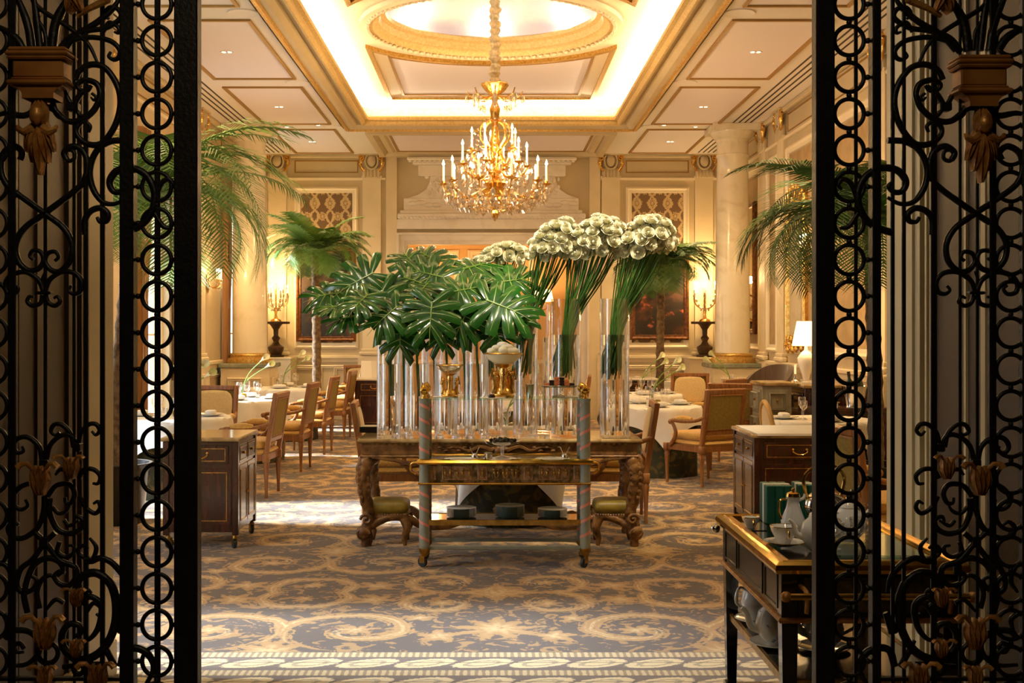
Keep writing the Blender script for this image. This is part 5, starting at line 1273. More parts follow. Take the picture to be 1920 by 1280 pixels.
def palm(x, y, h, L, n, leaf, m, desc, seed, pot=True, lean=0.0, tr=0.06, dr=((1.0, 1.6), (0.95, 2.1), (1.05, 1.05), (0.85, 2.6))):
    rr = random.Random(seed); t = thing('palm_tree', 'slender potted palm %s' % desc, 'palm', (x, y, 0), 0, 'indoor palms')
    z0 = 0.45 if pot else 0.3
    pts = crom([(0, 0, z0), (lean*0.2, 0, z0+(h-z0)*0.4), (lean*0.7, 0, z0+(h-z0)*0.75), (lean, 0, h)], 12)
    MB().tube(pts, lambda w: tr*(1.0-0.25*w)*(1+0.10*math.sin(w*150)), 12).build('trunk', trunk_m, t)
    ms = [frond_mesh(L*a, d, 44, leaf, m, seed+k) for k, (a, d) in enumerate(dr)]
    for k in range(n):
        o = link('frond', ms[k % 4], t, (lean, 0, h-0.03)); el = rr.uniform(-0.10, 0.35) if k % 4 != 3 else rr.uniform(0.0, 0.5)
        o.rotation_euler = (0, el, 2*PI*k*0.618+rr.uniform(-0.2, 0.2)); az = o.rotation_euler.z
        if abs(x) > 2.9 and math.cos(az)*(1 if x > 0 else -1) > 0.15: o.scale = (0.58, 0.58, 0.58)      # fronds kept short towards the side wall
    if pot:
        MB().lathe([(0, 0), (0.20, 0), (0.21, 0.03), (0.26, 0.42), (0.285, 0.45), (0.285, 0.49), (0.26, 0.49), (0.25, 0.43), (0, 0.43)], 28, None, True, float(pot), float(pot)).build('planter', pot_m, t)
    return t
DR2 = ((1.0, 2.1), (0.95, 2.6), (1.05, 1.4), (0.9, 3.0))
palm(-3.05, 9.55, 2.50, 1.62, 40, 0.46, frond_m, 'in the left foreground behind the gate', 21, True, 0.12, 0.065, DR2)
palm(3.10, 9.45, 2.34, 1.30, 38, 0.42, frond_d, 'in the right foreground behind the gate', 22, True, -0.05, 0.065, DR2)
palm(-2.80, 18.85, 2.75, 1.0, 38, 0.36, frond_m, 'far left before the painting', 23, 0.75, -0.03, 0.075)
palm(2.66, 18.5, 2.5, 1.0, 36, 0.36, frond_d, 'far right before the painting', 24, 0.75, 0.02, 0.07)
# ================================================================ chandelier
CX_, CY_ = X(928, DC), DC
ch = thing('chandelier', 'large gilt and crystal candle chandelier hanging under the dome', 'chandelier', (CX_, CY_, 2.80))
drop_me = MB().lathe([(0, 0.0), (0.016, 0.022), (0.011, 0.05), (0.003, 0.062), (0, 0.066)], 7, None, False).mesh('crystal_drop', crystal_p)
bead_me = MB().lathe([(0, -0.012), (0.012, 0), (0, 0.012)], 6, None, False).mesh('crystal_bead', crystal_p)
def zc(py): return (VY-py)*DC/F+CH-2.80
# stem, crown and bowls
MB().lathe([(0, zc(412)), (0.03, zc(408)), (0.05, zc(400)), (0.03, zc(394)), (0.07, zc(385)), (0.10, zc(375)), (0.05, zc(366)), (0.09, zc(350)), (0.14, zc(344)), (0.12, zc(338)), (0.04, zc(330)), (0.06, zc(300)), (0.09, zc(280)), (0.05, zc(262)), (0.035, zc(235)), (0.05, zc(215)), (0.06, zc(205)), (0.03, zc(190)), (0.05, zc(178)), (0.11, zc(170)), (0.155, zc(160)), (0.15, zc(157)), (0.05, zc(160))], 20, None, True, 1, 1, lambda a, z: 1+0.05*math.sin(a*8)).build('stem', gilt, ch)
slv = mat('ruched_silk_sleeve', '#e9d6a8', 0.6, col2='#c9ae76', scale=30, bump=0.4)
MB().lathe([(0.055+0.012*math.sin(k*2.1)+0.006*math.sin(k*5.3), zc(155)+0.0+k*0.0265) for k in range(42)], 14, None, True, 1, 1, lambda a, z: 1+0.15*math.sin(a*3+z*30)).build('chain_sleeve', slv, ch)
def arm_pts(an, r, z0, z1, sag): 
    c, s = math.cos(an), math.sin(an)
    return crom([(0.06*c, 0.06*s, z0), (0.30*r*c, 0.30*r*s, z0-sag*0.4), (0.62*r*c, 0.62*r*s, min(z0, z1)-sag), (0.92*r*c, 0.92*r*s, z1-sag*0.7), (r*c, r*s, z1)], 6)
tiers = [(10, 0.575, zc(352), zc(348), 0.12, 0.0, 0.20), (6, 0.37, zc(322), zc(312), 0.08, 0.25, 0.20), (5, 0.26, zc(300), zc(285), 0.06, 0.5, 0.20)]
tips = []
for n_, r_, z0, z1, sag, off, cl in tiers:
    for k in range(n_):
        an = 2*PI*k/n_+off; ap = arm_pts(an, r_, z0, z1, sag); ar = MB().tube(ap, lambda w: 0.017-0.005*w, 7).build('arm', gilt, ch)
        x, y = r_*math.cos(an), r_*math.sin(an); z = z1
        MB().lathe([(0, z), (0.02, z+0.0), (0.055, z+0.015), (0.06, z+0.022), (0.05, z+0.022), (0.015, z+0.02), (0.018, z+0.05), (0.014, z+0.055)], 14, T(x, y, 0)).build('drip_pan', gilt, ar)
        cd = MB().lathe([(0.0115, z+0.05), (0.0105, z+0.05+cl-0.03), (0, z+0.05+cl-0.025)], 10, T(x, y, 0)).build('candle', wax, ch)
        MB().lathe([(0, z+0.02+cl), (0.015, z+0.038+cl), (0.009, z+0.066+cl), (0, z+0.09+cl)], 8, T(x, y, 0)).build('flame_bulb', flame, cd)
        tips.append((x, y, z))
        for j in range(4):
            a2 = an+j*PI/2; link('crystal_drop', drop_me, ch, (x+0.05*math.cos(a2), y+0.05*math.sin(a2), z-0.09-0.02*(j % 2)), a2, sc=1.4)
        link('crystal_drop', drop_me, ch, (x, y, z-0.20), 0, sc=1.9)
for r_, z, n_, s_ in ((0.56, zc(384), 26, 1.9), (0.46, zc(394), 24, 2.2), (0.34, zc(400), 20, 2.2), (0.20, zc(404), 12, 1.8), (0.36, zc(352), 18, 1.6), (0.24, zc(322), 12, 1.5)):
    for k in range(n_):
        an = 2*PI*k/n_+r_; link('crystal_drop', drop_me, ch, (r_*math.cos(an), r_*math.sin(an), z+0.015*(k % 2)), an, sc=s_)
for r_, z in ((0.50, zc(376)), (0.33, zc(388)), (0.20, zc(392))):
    MB().tube([(r_*math.cos(2*PI*k/30), r_*math.sin(2*PI*k/30), z) for k in range(30)], 0.008, 5, True).build('gilt_hoop', gilt, ch)
# beaded swags from the crown and crown arms
for k in range(8):
    an = 2*PI*k/8; c, s = math.cos(an), math.sin(an)
    MB().tube(crom([(0.05*c, 0.05*s, zc(180)), (0.16*c, 0.16*s, zc(186)), (0.27*c, 0.27*s, zc(182)), (0.31*c, 0.31*s, zc(171))], 4), 0.007, 5).build('crown_arm', gilt, ch)
    for q in range(3): link('crystal_drop', drop_me, ch, ((0.31-0.07*q)*c, (0.31-0.07*q)*s, zc(196)-0.04*q), an, sc=1.7)
    for q in range(12):
        t_ = q/11; rr_ = 0.10+0.20*math.sin(t_*PI)*0.6+0.12*t_; link('crystal_bead', bead_me, ch, (rr_*c, rr_*s, zc(225)-t_*(zc(225)-zc(318))), an, sc=1.3)
    MB().tube(crom([(0.05*c, 0.05*s, zc(225)), (0.15*c, 0.15*s, zc(235)), (0.16*c, 0.16*s, zc(258)), (0.07*c, 0.07*s, zc(282)), (0.12*c, 0.12*s, zc(305))], 5), 0.012, 6).build('scroll_branch', gilt, ch)
link('crystal_bead', bead_me, ch, (0, 0, zc(410)), 0, sc=2.6)
for k in range(6):
    an = 2*PI*k/6; point('chandelier_glow', (CX_+0.42*math.cos(an), CY_+0.42*math.sin(an), 3.46), 26, WARM, 0.05)
# ================================================================ girandoles on torchere stands (back wall)
wood_t = mat('dark_carved_torchere', '#4a3218', 0.4, 0.2, col2='#2b1c0d', scale=14, bump=0.6, bscale=30)
for sx, px in ((-1, 517), (1, 1322)):
    nm = side_w[sx]; d = 20.2; x = X(px, d)
    pl = MB(); pl.box(x-0.30, x+0.30, 19.95, 20.56, 0, 1.06); pl.box(x-0.32, x+0.32, 19.93, 20.56, 1.06, 1.10, None, 0.01)
    tag(pl.build('wall_pedestal', cream), 'cream pedestal block against the back wall under the %s torchere' % nm, 'pedestal', 'wall pedestals')
    t = thing('torchere_stand', 'dark carved wooden torchere stand against the %s end of the back wall' % nm, 'stand', (x, 20.22, 1.10), 0, 'torchere stands')
    MB().lathe([(0, 0), (0.14, 0), (0.15, 0.03), (0.10, 0.05), (0.13, 0.12), (0.14, 0.17), (0.07, 0.22), (0.045, 0.27), (0.075, 0.33), (0.04, 0.37), (0.045, 0.47), (0.09, 0.54), (0.12, 0.57)], 12, None, True, 1, 1, lambda a, z: 1+0.12*math.sin(a*6)).build('baluster', wood_t, t)
    MB().lathe([(0, 0.57), (0.23, 0.57), (0.24, 0.585), (0.235, 0.61), (0, 0.61)], 24).build('round_top', wood_t, t)
    g = thing('girandole', 'lit crystal girandole with candle bulbs on the %s torchere stand' % nm, 'candelabra', (x, 20.22, 1.71), 0, 'girandoles')
    MB().lathe([(0, 0), (0.10, 0), (0.09, 0.03), (0.03, 0.06), (0.02, 0.12), (0.03, 0.2), (0.015, 0.26), (0.012, 0.62), (0, 0.66)], 14).build('stem', gilt, g)
    for k in range(6):
        an = 2*PI*k/6+0.3; c, s = math.cos(an), math.sin(an); z1 = 0.50+0.05*(k % 2)
        MB().tube(crom([(0, 0, 0.22), (0.11*c, 0.11*s, 0.24), (0.20*c, 0.20*s, 0.34), (0.20*c, 0.20*s, z1)], 5), 0.008, 6).build('branch', gilt, g)
        cd = MB().lathe([(0.03, z1-0.005), (0.03, z1), (0.010, z1), (0.010, z1+0.08), (0, z1+0.082)], 10, T(0.2*c, 0.2*s, 0)).build('candle', wax, g)
        MB().lathe([(0, z1+0.08), (0.012, z1+0.10), (0.007, z1+0.125), (0, z1+0.145)], 8, T(0.2*c, 0.2*s, 0)).build('flame_bulb', flame, cd)
        for j in range(4): link('crystal_drop', drop_me, g, ((0.21-0.045*j)*c, (0.21-0.045*j)*s, 0.40-0.075*j), an, sc=1.2)
    point('girandole_glow', (x, 20.05, 2.42), 60, WARM, 0.06)
# ---- wall sconces with mirror backs on side walls
def sconce(x, y, z, face, desc, power=16):
    t = thing('wall_sconce', 'lit gilt wall sconce with candle bulbs, %s' % desc, 'sconce', (x, y, z), 0, 'wall sconces')
    MB().ball((0, 0, -0.05), 0.07, 12, 8, (0.35, 0.8, 2.2)).build('back_plate', gilt, t)
    for k in (-1, 0, 1):
        MB().tube(crom([(0, 0, -0.08), (face*0.10, k*0.07, -0.13), (face*0.16, k*0.13, -0.08), (face*0.16, k*0.13, 0)], 5), 0.010, 6).build('branch', gilt, t)
        cd = MB().lathe([(0.028, -0.005), (0.03, 0), (0.010, 0), (0.010, 0.09), (0, 0.092)], 10, T(face*0.16, k*0.13, 0)).build('candle', wax, t)
        MB().lathe([(0, 0.09), (0.012, 0.11), (0.007, 0.135), (0, 0.155)], 8, T(face*0.16, k*0.13, 0)).build('flame_bulb', flame, cd)
        for j in range(2): link('crystal_drop', drop_me, t, (face*0.16, k*0.13+0.02*j, -0.10-0.07*j), 0)
    point('sconce_glow', (x+face*0.22, y, z+0.14), power, WARM, 0.05)
sconce(-W+0.02, 15.45, 2.72, 1, 'on the left wall beyond the gate post')
sconce(W-0.02, 14.75, 2.62, -1, 'on the right wall beside the gilt mirror')
sconce(W-0.02, 18.45, 2.22, -1, 'on the right wall just behind the column', 10)
sconce(-W+0.02, 16.9, 2.3, 1, 'on the left wall near the column', 10)
# ---- mirrors on the right wall
def wall_mirror(y0, y1, z0, z1, m, desc, orn=True):
    t = thing('wall_mirror', desc, 'mirror', (W, (y0+y1)/2, z0)); h = z1-z0; a = (y1-y0)/2
    M = plane((0, 0, 0), (0, 1, 0), (0, 0, 1), (-1, 0, 0))
    MB().box(-a+0.06, a-0.06, 0.06, h-0.06, 0.035, 0.045, M).build('glass', mirror_m, t)
    f = MB(); f.frame(-a, a, 0, h, [(0, 0.0), (0, 0.05), (0.02, 0.075), (0.05, 0.06), (0.07, 0.07), (0.085, 0.044)], M); fo = f.build('frame', m, t)
    if orn:
        o = MB(); rr = random.Random(3)
        for k in range(46):
            u = rr.uniform(-a, a); v = rr.uniform(-0.06, 0.10) if k % 2 else h+rr.uniform(-0.06, 0.16*(1-abs(u)/a)+0.02)
            o.ball((u, v, 0.06), 0.04, 6, 4, (1, 1.4, 0.8), M)
        o.build('carved_crest', gilt, fo)
dkw = mat('dark_gilt_picture_frame', '#4b2a12', 0.35, 0.3, col2='#7a4a1e', scale=20, bump=0.2)
wall_mirror(15.15, 16.1, 1.35, 3.35, gilt, 'tall mirror in a carved gilt frame on the right wall')
wall_mirror(18.05, 18.95, 1.50, 3.55, dkw, 'narrow dark framed mirror on the right wall behind the column', False)
# ---- paintings over the damask
def painting_mat(name, a, b, c):
    m = mat(name, a, 0.35, coat=0.2); n = NB(m); vec, x, y, z = n.coords()
    f1 = n.ss(n.noise(vec, 3.2, 4, 0.8), 0.48, 0.66); f2 = n.ss(n.noise(vec, 5.5, 3, 0.3), 0.60, 0.70)
    m.node_tree.links.new(n.mix(f2, n.mix(f1, a, b), c), m.node_tree.nodes['Principled BSDF'].inputs['Base Color']); return m
for (px0, px1, py0, py1, m, nm) in ((556, 668, 462, 640, painting_mat('dark_portrait_paint', '#1a1410', '#4a3824', '#9a7d5c'), 'left'), (1181, 1291, 462, 637, painting_mat('dark_still_life_paint', '#170d0a', '#4c2a16', '#a8553a'), 'right')):
    d = YB-0.02; x0, x1, z0, z1 = X(px0, d), X(px1, d), Z(py1, d), Z(py0, d)
    t = thing('oil_painting', 'dark oil painting in a brown frame on the %s damask panel' % nm, 'painting', ((x0+x1)/2, YB-0.012, z0), 0, 'oil paintings')
    M = plane((0, 0, 0), (1, 0, 0), (0, 0, 1), (0, -1, 0)); a, h = (x1-x0)/2, z1-z0
    MB().box(-a+0.05, a-0.05, 0.05, h-0.05, 0, 0.03, M).build('canvas', m, t)
    f = MB(); f.frame(-a, a, 0, h, [(0, 0), (0, 0.06), (0.03, 0.075), (0.06, 0.05), (0.075, 0.055), (0.09, 0.03)], M); f.build('frame', dkw, t)
# ---- anteroom lamps glimpsed through the doorway
for px, py, nm in ((1014, 553, 'right'), (815, 548, 'left')):
    d = 21.9; t = thing('shaded_wall_lamp', 'lit wall lamp with small cream shades in the %s of the doorway' % nm, 'lamp', P(px, py, d), 0, 'anteroom lamps')
    for k in (-1, 1):
        MB().lathe([(0.12, -0.12), (0.075, 0.10)], 20, T(k*0.12, 0, 0)).build('shade', shade_lit, t)
        MB().tube(crom([(k*0.12, 0, -0.13), (k*0.10, 0.05, -0.25), (0, 0.2, -0.28)], 4), 0.012, 6).build('branch', gilt, t)
        MB().ball((k*0.12, 0, 0), 0.03).build('bulb', flame, t)
    MB().ball((0, 0.22, -0.24), 0.06, 10, 6, (0.8, 0.4, 1.8)).build('back_plate', gilt, t)
    point('anteroom_glow', P(px, py, d)+Vector((0, -0.25, 0.1)), 30, WARM, 0.08)
# ================================================================ wrought iron gates at the entrance (plane y = 3)
GD = 3.0; K = GD/F
def GP(x, y, o=0.0): return Vector(((x-VX)*K, GD+o, CH+(VY-y)*K))
GB = 1300          # px just below the picture; the gate goes on down to the floor
ZB = 0.02
ring_me = MB().tube([(0.0375*math.cos(2*PI*k/36), 0, 0.0375*math.sin(2*PI*k/36)) for k in range(36)], 0.0058, 8, True, None, True).mesh('ring', iron)
knob_me = MB().ball((0, 0, 0), 0.0075, 8, 6).mesh('knob', iron)
def spir(c, r0, a0, turns, r1=0.15):
    """spiral points round c, radius r0 shrinking to r0*r1, a0 in degrees (0 = right, 90 = up on the picture)"""
    n = max(8, int(abs(turns)*16)); out = []
    for i in range(n+1):
        t = i/n; a = math.radians(a0)+2*PI*turns*t; r = r0*(1-(1-r1)*t); out.append((c[0]+r*math.cos(a), c[1]-r*math.sin(a)))
    return out
# scroll work of one leaf, in pixels of the left leaf: (points, bar radius px)
SCR = [
 ([(60, 95), (52, 45), (30, -12)], 8), ([(76, 95), (70, 40), (62, -20)], 7), ([(97, 96), (106, 40), (140, -22)], 9), ([(45, 95), (28, 70), (-6, 48)], 8), ([(88, 95), (84, 60), (70, 35), (76, 30)], 4),
 ([(112, 98), (132, 78), (168, 70), (205, 76), (224, 92), (224, 106), (214, 112), (204, 106), (208, 97)], 5), ([(108, 97), (130, 70), (165, 58), (200, 52), (226, 34), (222, 18), (206, 14), (197, 25), (204, 36)], 5),
 ([(118, 95), (145, 65), (185, 40), (215, 12), (228, -15)], 6), ([(58, -20), (70, 12), (130, 52), (165, 82), (184, 120)], 5), ([(194, 60), (205, 42), (222, 52), (222, 62), (214, 60)], 4),
 ([(141, 150), (150, 132), (172, 121), (198, 128), (220, 160), (226, 195), (216, 235), (192, 268), (165, 270), (146, 255), (144, 240), (156, 228), (169, 236), (166, 248)], 6),
 ([(66, 192), (78, 198), (100, 205), (125, 226), (150, 226), (175, 208), (188, 180), (182, 158), (160, 150), (146, 158), (150, 168), (164, 170), (172, 160)], 6),
 ([(66, 192), (60, 210), (42, 217), (12, 212), (-8, 218)], 6), ([(99, 193), (108, 215), (128, 226)], 6),
 ([(137, 200), (128, 186), (122, 170)], 5), ([(138, 200), (150, 178), (168, 160)], 5), ([(142, 203), (150, 216), (162, 218), (167, 212)], 4), ([(172, 175), (180, 182), (176, 188), (170, 182)], 3),
 ([(238, 263), (205, 266), (180, 285), (169, 318), (174, 352), (192, 378), (216, 382), (238, 370)], 6),
 ([(230, 436), (262, 424), (284, 398), (290, 362), (276, 330), (248, 315), (220, 320), (206, 340), (212, 358), (226, 360), (236, 350), (230, 342)], 7),
 ([(292, 372), (302, 345), (316, 336), (324, 346), (318, 356)], 5), ([(290, 400), (306, 424), (322, 428)], 5),
 ([(122, 296), (130, 302), (140, 296), (138, 284), (126, 282), (124, 296)], 4),
 ([(126, 300), (121, 286), (138, 274), (158, 286), (164, 312), (158, 338), (140, 358), (84, 400), (46, 428), (30, 458), (34, 488), (52, 506), (72, 504), (82, 488), (76, 472), (62, 470), (56, 480), (63, 487)], 6),
 ([(38, 300), (42, 286), (28, 274), (8, 286), (2, 312), (8, 338), (26, 358), (84, 400), (120, 428), (135, 458), (132, 488), (114, 508), (96, 506), (85, 490), (90, 475), (104, 472), (110, 482), (103, 489)], 6),
 ([(160, 440), (160, 412), (170, 396), (188, 390), (202, 400), (200, 414), (188, 416), (182, 407)], 6),
 ([(82, 546), (72, 524), (48, 510), (22, 516), (11, 532), (14, 548), (28, 551), (35, 541), (28, 535)], 5), ([(84, 546), (94, 524), (116, 510), (140, 512), (153, 528), (150, 546), (138, 551), (129, 544), (134, 535)], 5),
 ([(80, 553), (76, 568), (62, 573), (52, 566), (55, 556), (64, 557)], 4.5), ([(86, 553), (92, 568), (104, 573), (113, 565), (108, 556), (101, 559)], 4.5), ([(83, 545), (80, 525), (85, 508)], 3.5),
 ([(80, 868), (74, 838), (54, 820), (34, 822), (26, 836), (32, 848), (44, 846), (42, 836)], 5), ([(86, 868), (94, 836), (112, 818), (130, 815), (140, 826), (136, 838)], 5),
 ([(138, 838), (132, 812), (116, 796), (102, 796), (96, 808), (104, 815), (112, 810)], 4.5), ([(146, 838), (152, 812), (166, 796), (180, 795), (187, 806), (180, 815), (172, 808)], 4.5),
 ([(86, 932), (80, 914), (62, 906), (40, 912), (26, 928), (26, 946), (40, 955), (52, 948), (48, 936)], 5), ([(84, 930), (82, 960), (70, 990), (44, 1008), (22, 1004), (16, 988), (26, 978), (36, 984)], 5.5),
 ([(90, 930), (106, 910), (130, 908), (140, 924), (134, 942), (124, 942), (122, 932)], 5), ([(94, 934), (94, 962), (108, 992), (132, 1000), (152, 990), (155, 974), (143, 968), (138, 978)], 5.5),
 ([(142, 896), (132, 882), (114, 880), (104, 890)], 4.5), ([(148, 896), (158, 880), (176, 880), (188, 892), (184, 906), (174, 906)], 4.5), ([(150, 930), (160, 950), (178, 962), (188, 952), (184, 940), (175, 944)], 4.5), ([(98, 950), (110, 962), (124, 958), (132, 945)], 4),
 ([(66, 998), (86, 1018), (112, 1050), (140, 1062), (143, 1080), (130, 1097), (112, 1094), (102, 1080), (112, 1070), (122, 1074)], 5.5), ([(104, 998), (84, 1018), (62, 1048), (40, 1066), (32, 1096), (44, 1110), (62, 1104), (70, 1088), (60, 1080)], 5.5),
 ([(120, 975), (130, 985), (148, 975)], 4), ([(112, 1015), (108, 1034), (124, 1044), (138, 1036), (138, 1024), (128, 1022)], 4.5), ([(170, 1052), (178, 1040), (180, 1024), (168, 1008)], 4.5), ([(168, 1048), (150, 1040), (148, 1028), (158, 1022), (166, 1028)], 4.5),
 ([(52, 1148), (46, 1110), (62, 1062), (88, 1046), (110, 1052), (118, 1068), (108, 1080)], 6), ([(75, 1140), (70, 1112), (78, 1088), (94, 1078), (104, 1086)], 5),
 ([(172, 1052), (190, 1046), (212, 1056), (232, 1082), (238, 1110)], 6),
 ([(150, 1112), (146, 1092), (158, 1078), (182, 1074), (206, 1092), (217, 1124), (216, 1168), (200, 1208), (172, 1232), (142, 1234), (120, 1214), (117, 1188), (130, 1170), (148, 1172), (152, 1186), (142, 1192)], 8),
 ([(166, 1140), (156, 1124), (164, 1106), (172, 1112)], 4.5), ([(152, 1130), (170, 1118), (190, 1134), (186, 1172), (170, 1196), (150, 1202)], 6), ([(160, 1150), (176, 1130), (192, 1142), (190, 1156), (180, 1150)], 4.5),
 ([(228, 1186), (232, 1170), (242, 1148)], 9), ([(216, 1250), (190, 1200)], 6), ([(226, 1248), (234, 1220), (252, 1214), (276, 1224), (288, 1252), (270, 1290)], 7),
 ([(10, 1196), (26, 1182), (56, 1184), (74, 1204), (70, 1228), (46, 1246), (10, 1246)], 6), ([(46, 1216), (38, 1206), (28, 1210), (32, 1222), (46, 1222)], 4.5), ([(10, 1150), (22, 1162), (16, 1186)], 5),
 ([(120, 1130), (104, 1124), (84, 1146)], 4.5), ([(-6, 1052), (14, 1062), (22, 1088), (10, 1110)], 5), ([(118, 1250), (190, 1242)], 5)]
RINGS = [(90, 1224, 19), (148, 1254, 9)]
def gate(side):
    L = side < 0
    if L: fx = lambda x: x
    else: fx = lambda x: 1543+(351-x)*1.07
    t = thing('iron_gate', 'black wrought iron gate leaf with gilded ornaments in the %s foreground' % side_w[side], 'gate', (0, 0, 0), 0, 'wrought iron gates')
    def bar(x0, x1, d0, d1, name, m=iron, top=-120):
        a, b = GP(x0, top), GP(x1, 0); return MB().box(a.x, b.x, GD+d0, GD+d1, ZB, a.z, None, 0.003).build(name, m, t)
    if L: V = [(330, 374, 'meeting_stile', 0.045), (228, 254, 'stile', 0.04), (290, 301, 'bar', 0.01), (188, 197, 'bar', 0.012), (157, 166, 'bar', 0.012), (137, 142, 'bar', 0.008), (82, 89, 'bar', 0.01), (17, 32, 'stile', 0.02), (-24, -10, 'stile', 0.03)]
    else: V = [(1526, 1561, 'meeting_stile', 0.045), (1632, 1648, 'stile', 0.04), (1601, 1608, 'bar', 0.01), (1670, 1677, 'bar', 0.012), (1691, 1698, 'bar', 0.012), (1745, 1756, 'bar', 0.012), (1797, 1803, 'bar', 0.008), (1829, 1835, 'bar', 0.01), (1853, 1866, 'stile', 0.02), (1913, 1930, 'stile', 0.03)]
    for x0, x1, nm, dp in V: bar(x0, x1, -dp/2, dp/2, nm)
    for y in (-110, 1271, 1520, 1700):
        x0, x1 = (-24, 374) if L else (1526, 1930); a, b = GP(x0, y+5), GP(x1, y-5)
        if y == 1271: a, b = (GP(-20, y+4), GP(246, y-3)) if L else (GP(1640, y+4), GP(1925, y-3))
        MB().box(a.x, b.x, GD-0.010, GD+0.010, a.z, b.z, None, 0.002).build('rail', iron, t)
    for cx in ((294, -14) if L else (1592, 1895)):
        for k in range(-1, 26):
            c = GP(cx, 8+68.4*k); 
            if c.z < ZB+0.05: break
            link('ring', ring_me, t, c)
            link('knob', knob_me, t, GP(cx, 8+68.4*k+34.2))
            for s in (-1, 1): link('knob', knob_me, t, GP(cx+s*35, 8+68.4*k))
    for pts, r in SCR:
        p = [GP(fx(a), b) for a, b in pts]; q = crom(p, 7)
        rr = r*K*1.02
        MB().tube(q, (lambda w, rr=rr: rr*(1-0.45*max(0, w-0.6)/0.4)), 8).build('scroll', iron, t)
    for a, b, r in RINGS: MB().tube([GP(fx(a)+r*math.cos(2*PI*k/24), b+r*math.sin(2*PI*k/24)) for k in range(24)], 0.007, 7, True).build('scroll_ring', iron, t)
    # bands where scrolls are tied
    for a, b, w, h in ((83, 549, 15, 3), (138, 201, 11, 8), (84, 1015, 8, 10), (168, 1050, 9, 6), (146, 838, 7, 8), (84, 868, 8, 8)):
        c = GP(fx(a), b); MB().box(c.x-w*K, c.x+w*K, GD-0.014, GD+0.014, c.z-h*K, c.z+h*K, None, 0.003).build('band', iron, t)
    # bracket block with mouldings and hanging acanthus
    bx = 83 if L else 1832; by = 0 if L else 15; w = 1.0 if L else 0.90
    blk = MB()
    def layer(hw, y0, y1, dp): a, b = GP(bx-hw*w, y1+by), GP(bx+hw*w, y0+by); blk.box(a.x, b.x, GD-dp, GD+dp*0.4, a.z, b.z, None, 0.004)
    layer(54, 96, 104, 0.055); layer(58, 104, 112, 0.060); layer(55, 112, 119, 0.056); layer(47, 119, 152, 0.045); layer(50, 152, 157, 0.050); layer(56, 157, 166, 0.058)
    o = blk.build('bracket_block', brownbox, t)
    sk = MB(); rows = []
    for y, hw in ((166, 46), (172, 36), (180, 30), (190, 29)):
        a, b = GP(bx-hw*w, y+by), GP(bx+hw*w, y+by); rows.append([(a.x, GD-0.045, a.z), (b.x, GD-0.045, a.z), (b.x, GD+0.02, a.z), (a.x, GD+0.02, a.z)])
    sk.strip(rows, None, False, True); sk.build('bracket_foot', brownbox, t)
    ac = MB(); cz = GP(bx, 192+by)
    def leaf(x0, y0, x1, y1, wd, bulge, n=7):
        """curved fluted leaf from (x0,y0) to (x1,y1) px"""
        rows = []
        for i in range(n+1):
            v = i/n; x = x0+(x1-x0)*v; y = y0+(y1-y0)*v; nx, ny = -(y1-y0), (x1-x0); ln = math.hypot(nx, ny); nx /= ln; ny /= ln
            wv = wd*math.sin(PI*(0.12+0.80*v))*(1+0.18*math.sin(v*PI*7))
            rows.append([GP(x+nx*wv*u, y+ny*wv*u, -0.03-bulge*math.sin(PI*v)*(1-0.6*abs(u))-0.006*math.cos(u*PI*3)) for u in (-1, -0.66, -0.33, 0, 0.33, 0.66, 1)])
        ac.strip(rows); ac.strip([[p+Vector((0, 0.012, 0)) for p in r] for r in rows])
    y0 = 190+by
    leaf(bx, y0, bx, y0+60, 17, 0.035); leaf(bx, y0+45, bx-14, y0+118, 13, 0.03); leaf(bx, y0+45, bx+14, y0+118, 13, 0.03); leaf(bx, y0+40, bx, y0+140, 13, 0.04)
    leaf(bx-8, y0+40, bx-26, y0+98, 9, 0.02); leaf(bx+8, y0+40, bx+26, y0+98, 9, 0.02)
    ac.ball(tuple(GP(bx, y0+32, -0.055)), 0.020, 8, 6, (0.9, 0.7, 1.3))
    for s in (-1, 1): ac.tube([GP(bx+s*10, y0+55, -0.04), GP(bx+s*24, y0+64, -0.05), GP(bx+s*34, y0+58, -0.05), GP(bx+s*36, y0+52, -0.045)], lambda q: 0.008*(1-q)+0.005, 7)
    ac.build('acanthus_drop', bronze, t)
    # gilded tulips and leaves lower down
    for (x, y, s) in ((83, 905, 0.85), (141, 880, 0.62), (92, 1190, 0.9), (150, 1120, 0.5), (92, 1268, 0.6), (190, 1272, 0.8), (150, 1215, 0.5)):
        ac = MB(); X_ = fx(x)
        for q in (-1, 0, 1): leaf(X_+q*5*s, y+24*s, X_+q*15*s, y-40*s, 11*s, 0.025*s, 5)
        ac.ball(tuple(GP(X_, y+2*s, -0.03)), 0.020*s, 8, 6, (1, 0.8, 1.5))
        for q in (-1, 1): ac.tube([GP(X_+q*12*s, y-32*s, -0.035), GP(X_+q*24*s, y-46*s, -0.04), GP(X_+q*36*s, y-46*s, -0.045), GP(X_+q*43*s, y-38*s, -0.045)], lambda w_: (0.005+0.006*w_)*s, 7)
        ac.build('gilded_tulip', bronze, t)
    ac = MB(); leaf(fx(150), -10, fx(135), 30, 14, 0.02); leaf(fx(140), -12, fx(160), 28, 10, 0.02); ac.build('gilded_leaf', bronze, t)
    ac = MB(); ac.tube([GP(fx(150), 34, -0.02), GP(fx(175), 22, -0.03), GP(fx(205), 8, -0.03)], lambda w_: 0.006+0.004*w_, 7); ac.ball(tuple(GP(fx(208), 6, -0.03)), 0.010); ac.ball(tuple(GP(fx(198), 10, -0.03)), 0.009); ac.build('gilded_bud', bronze, t)
    return t
gate(-1); gate(1)
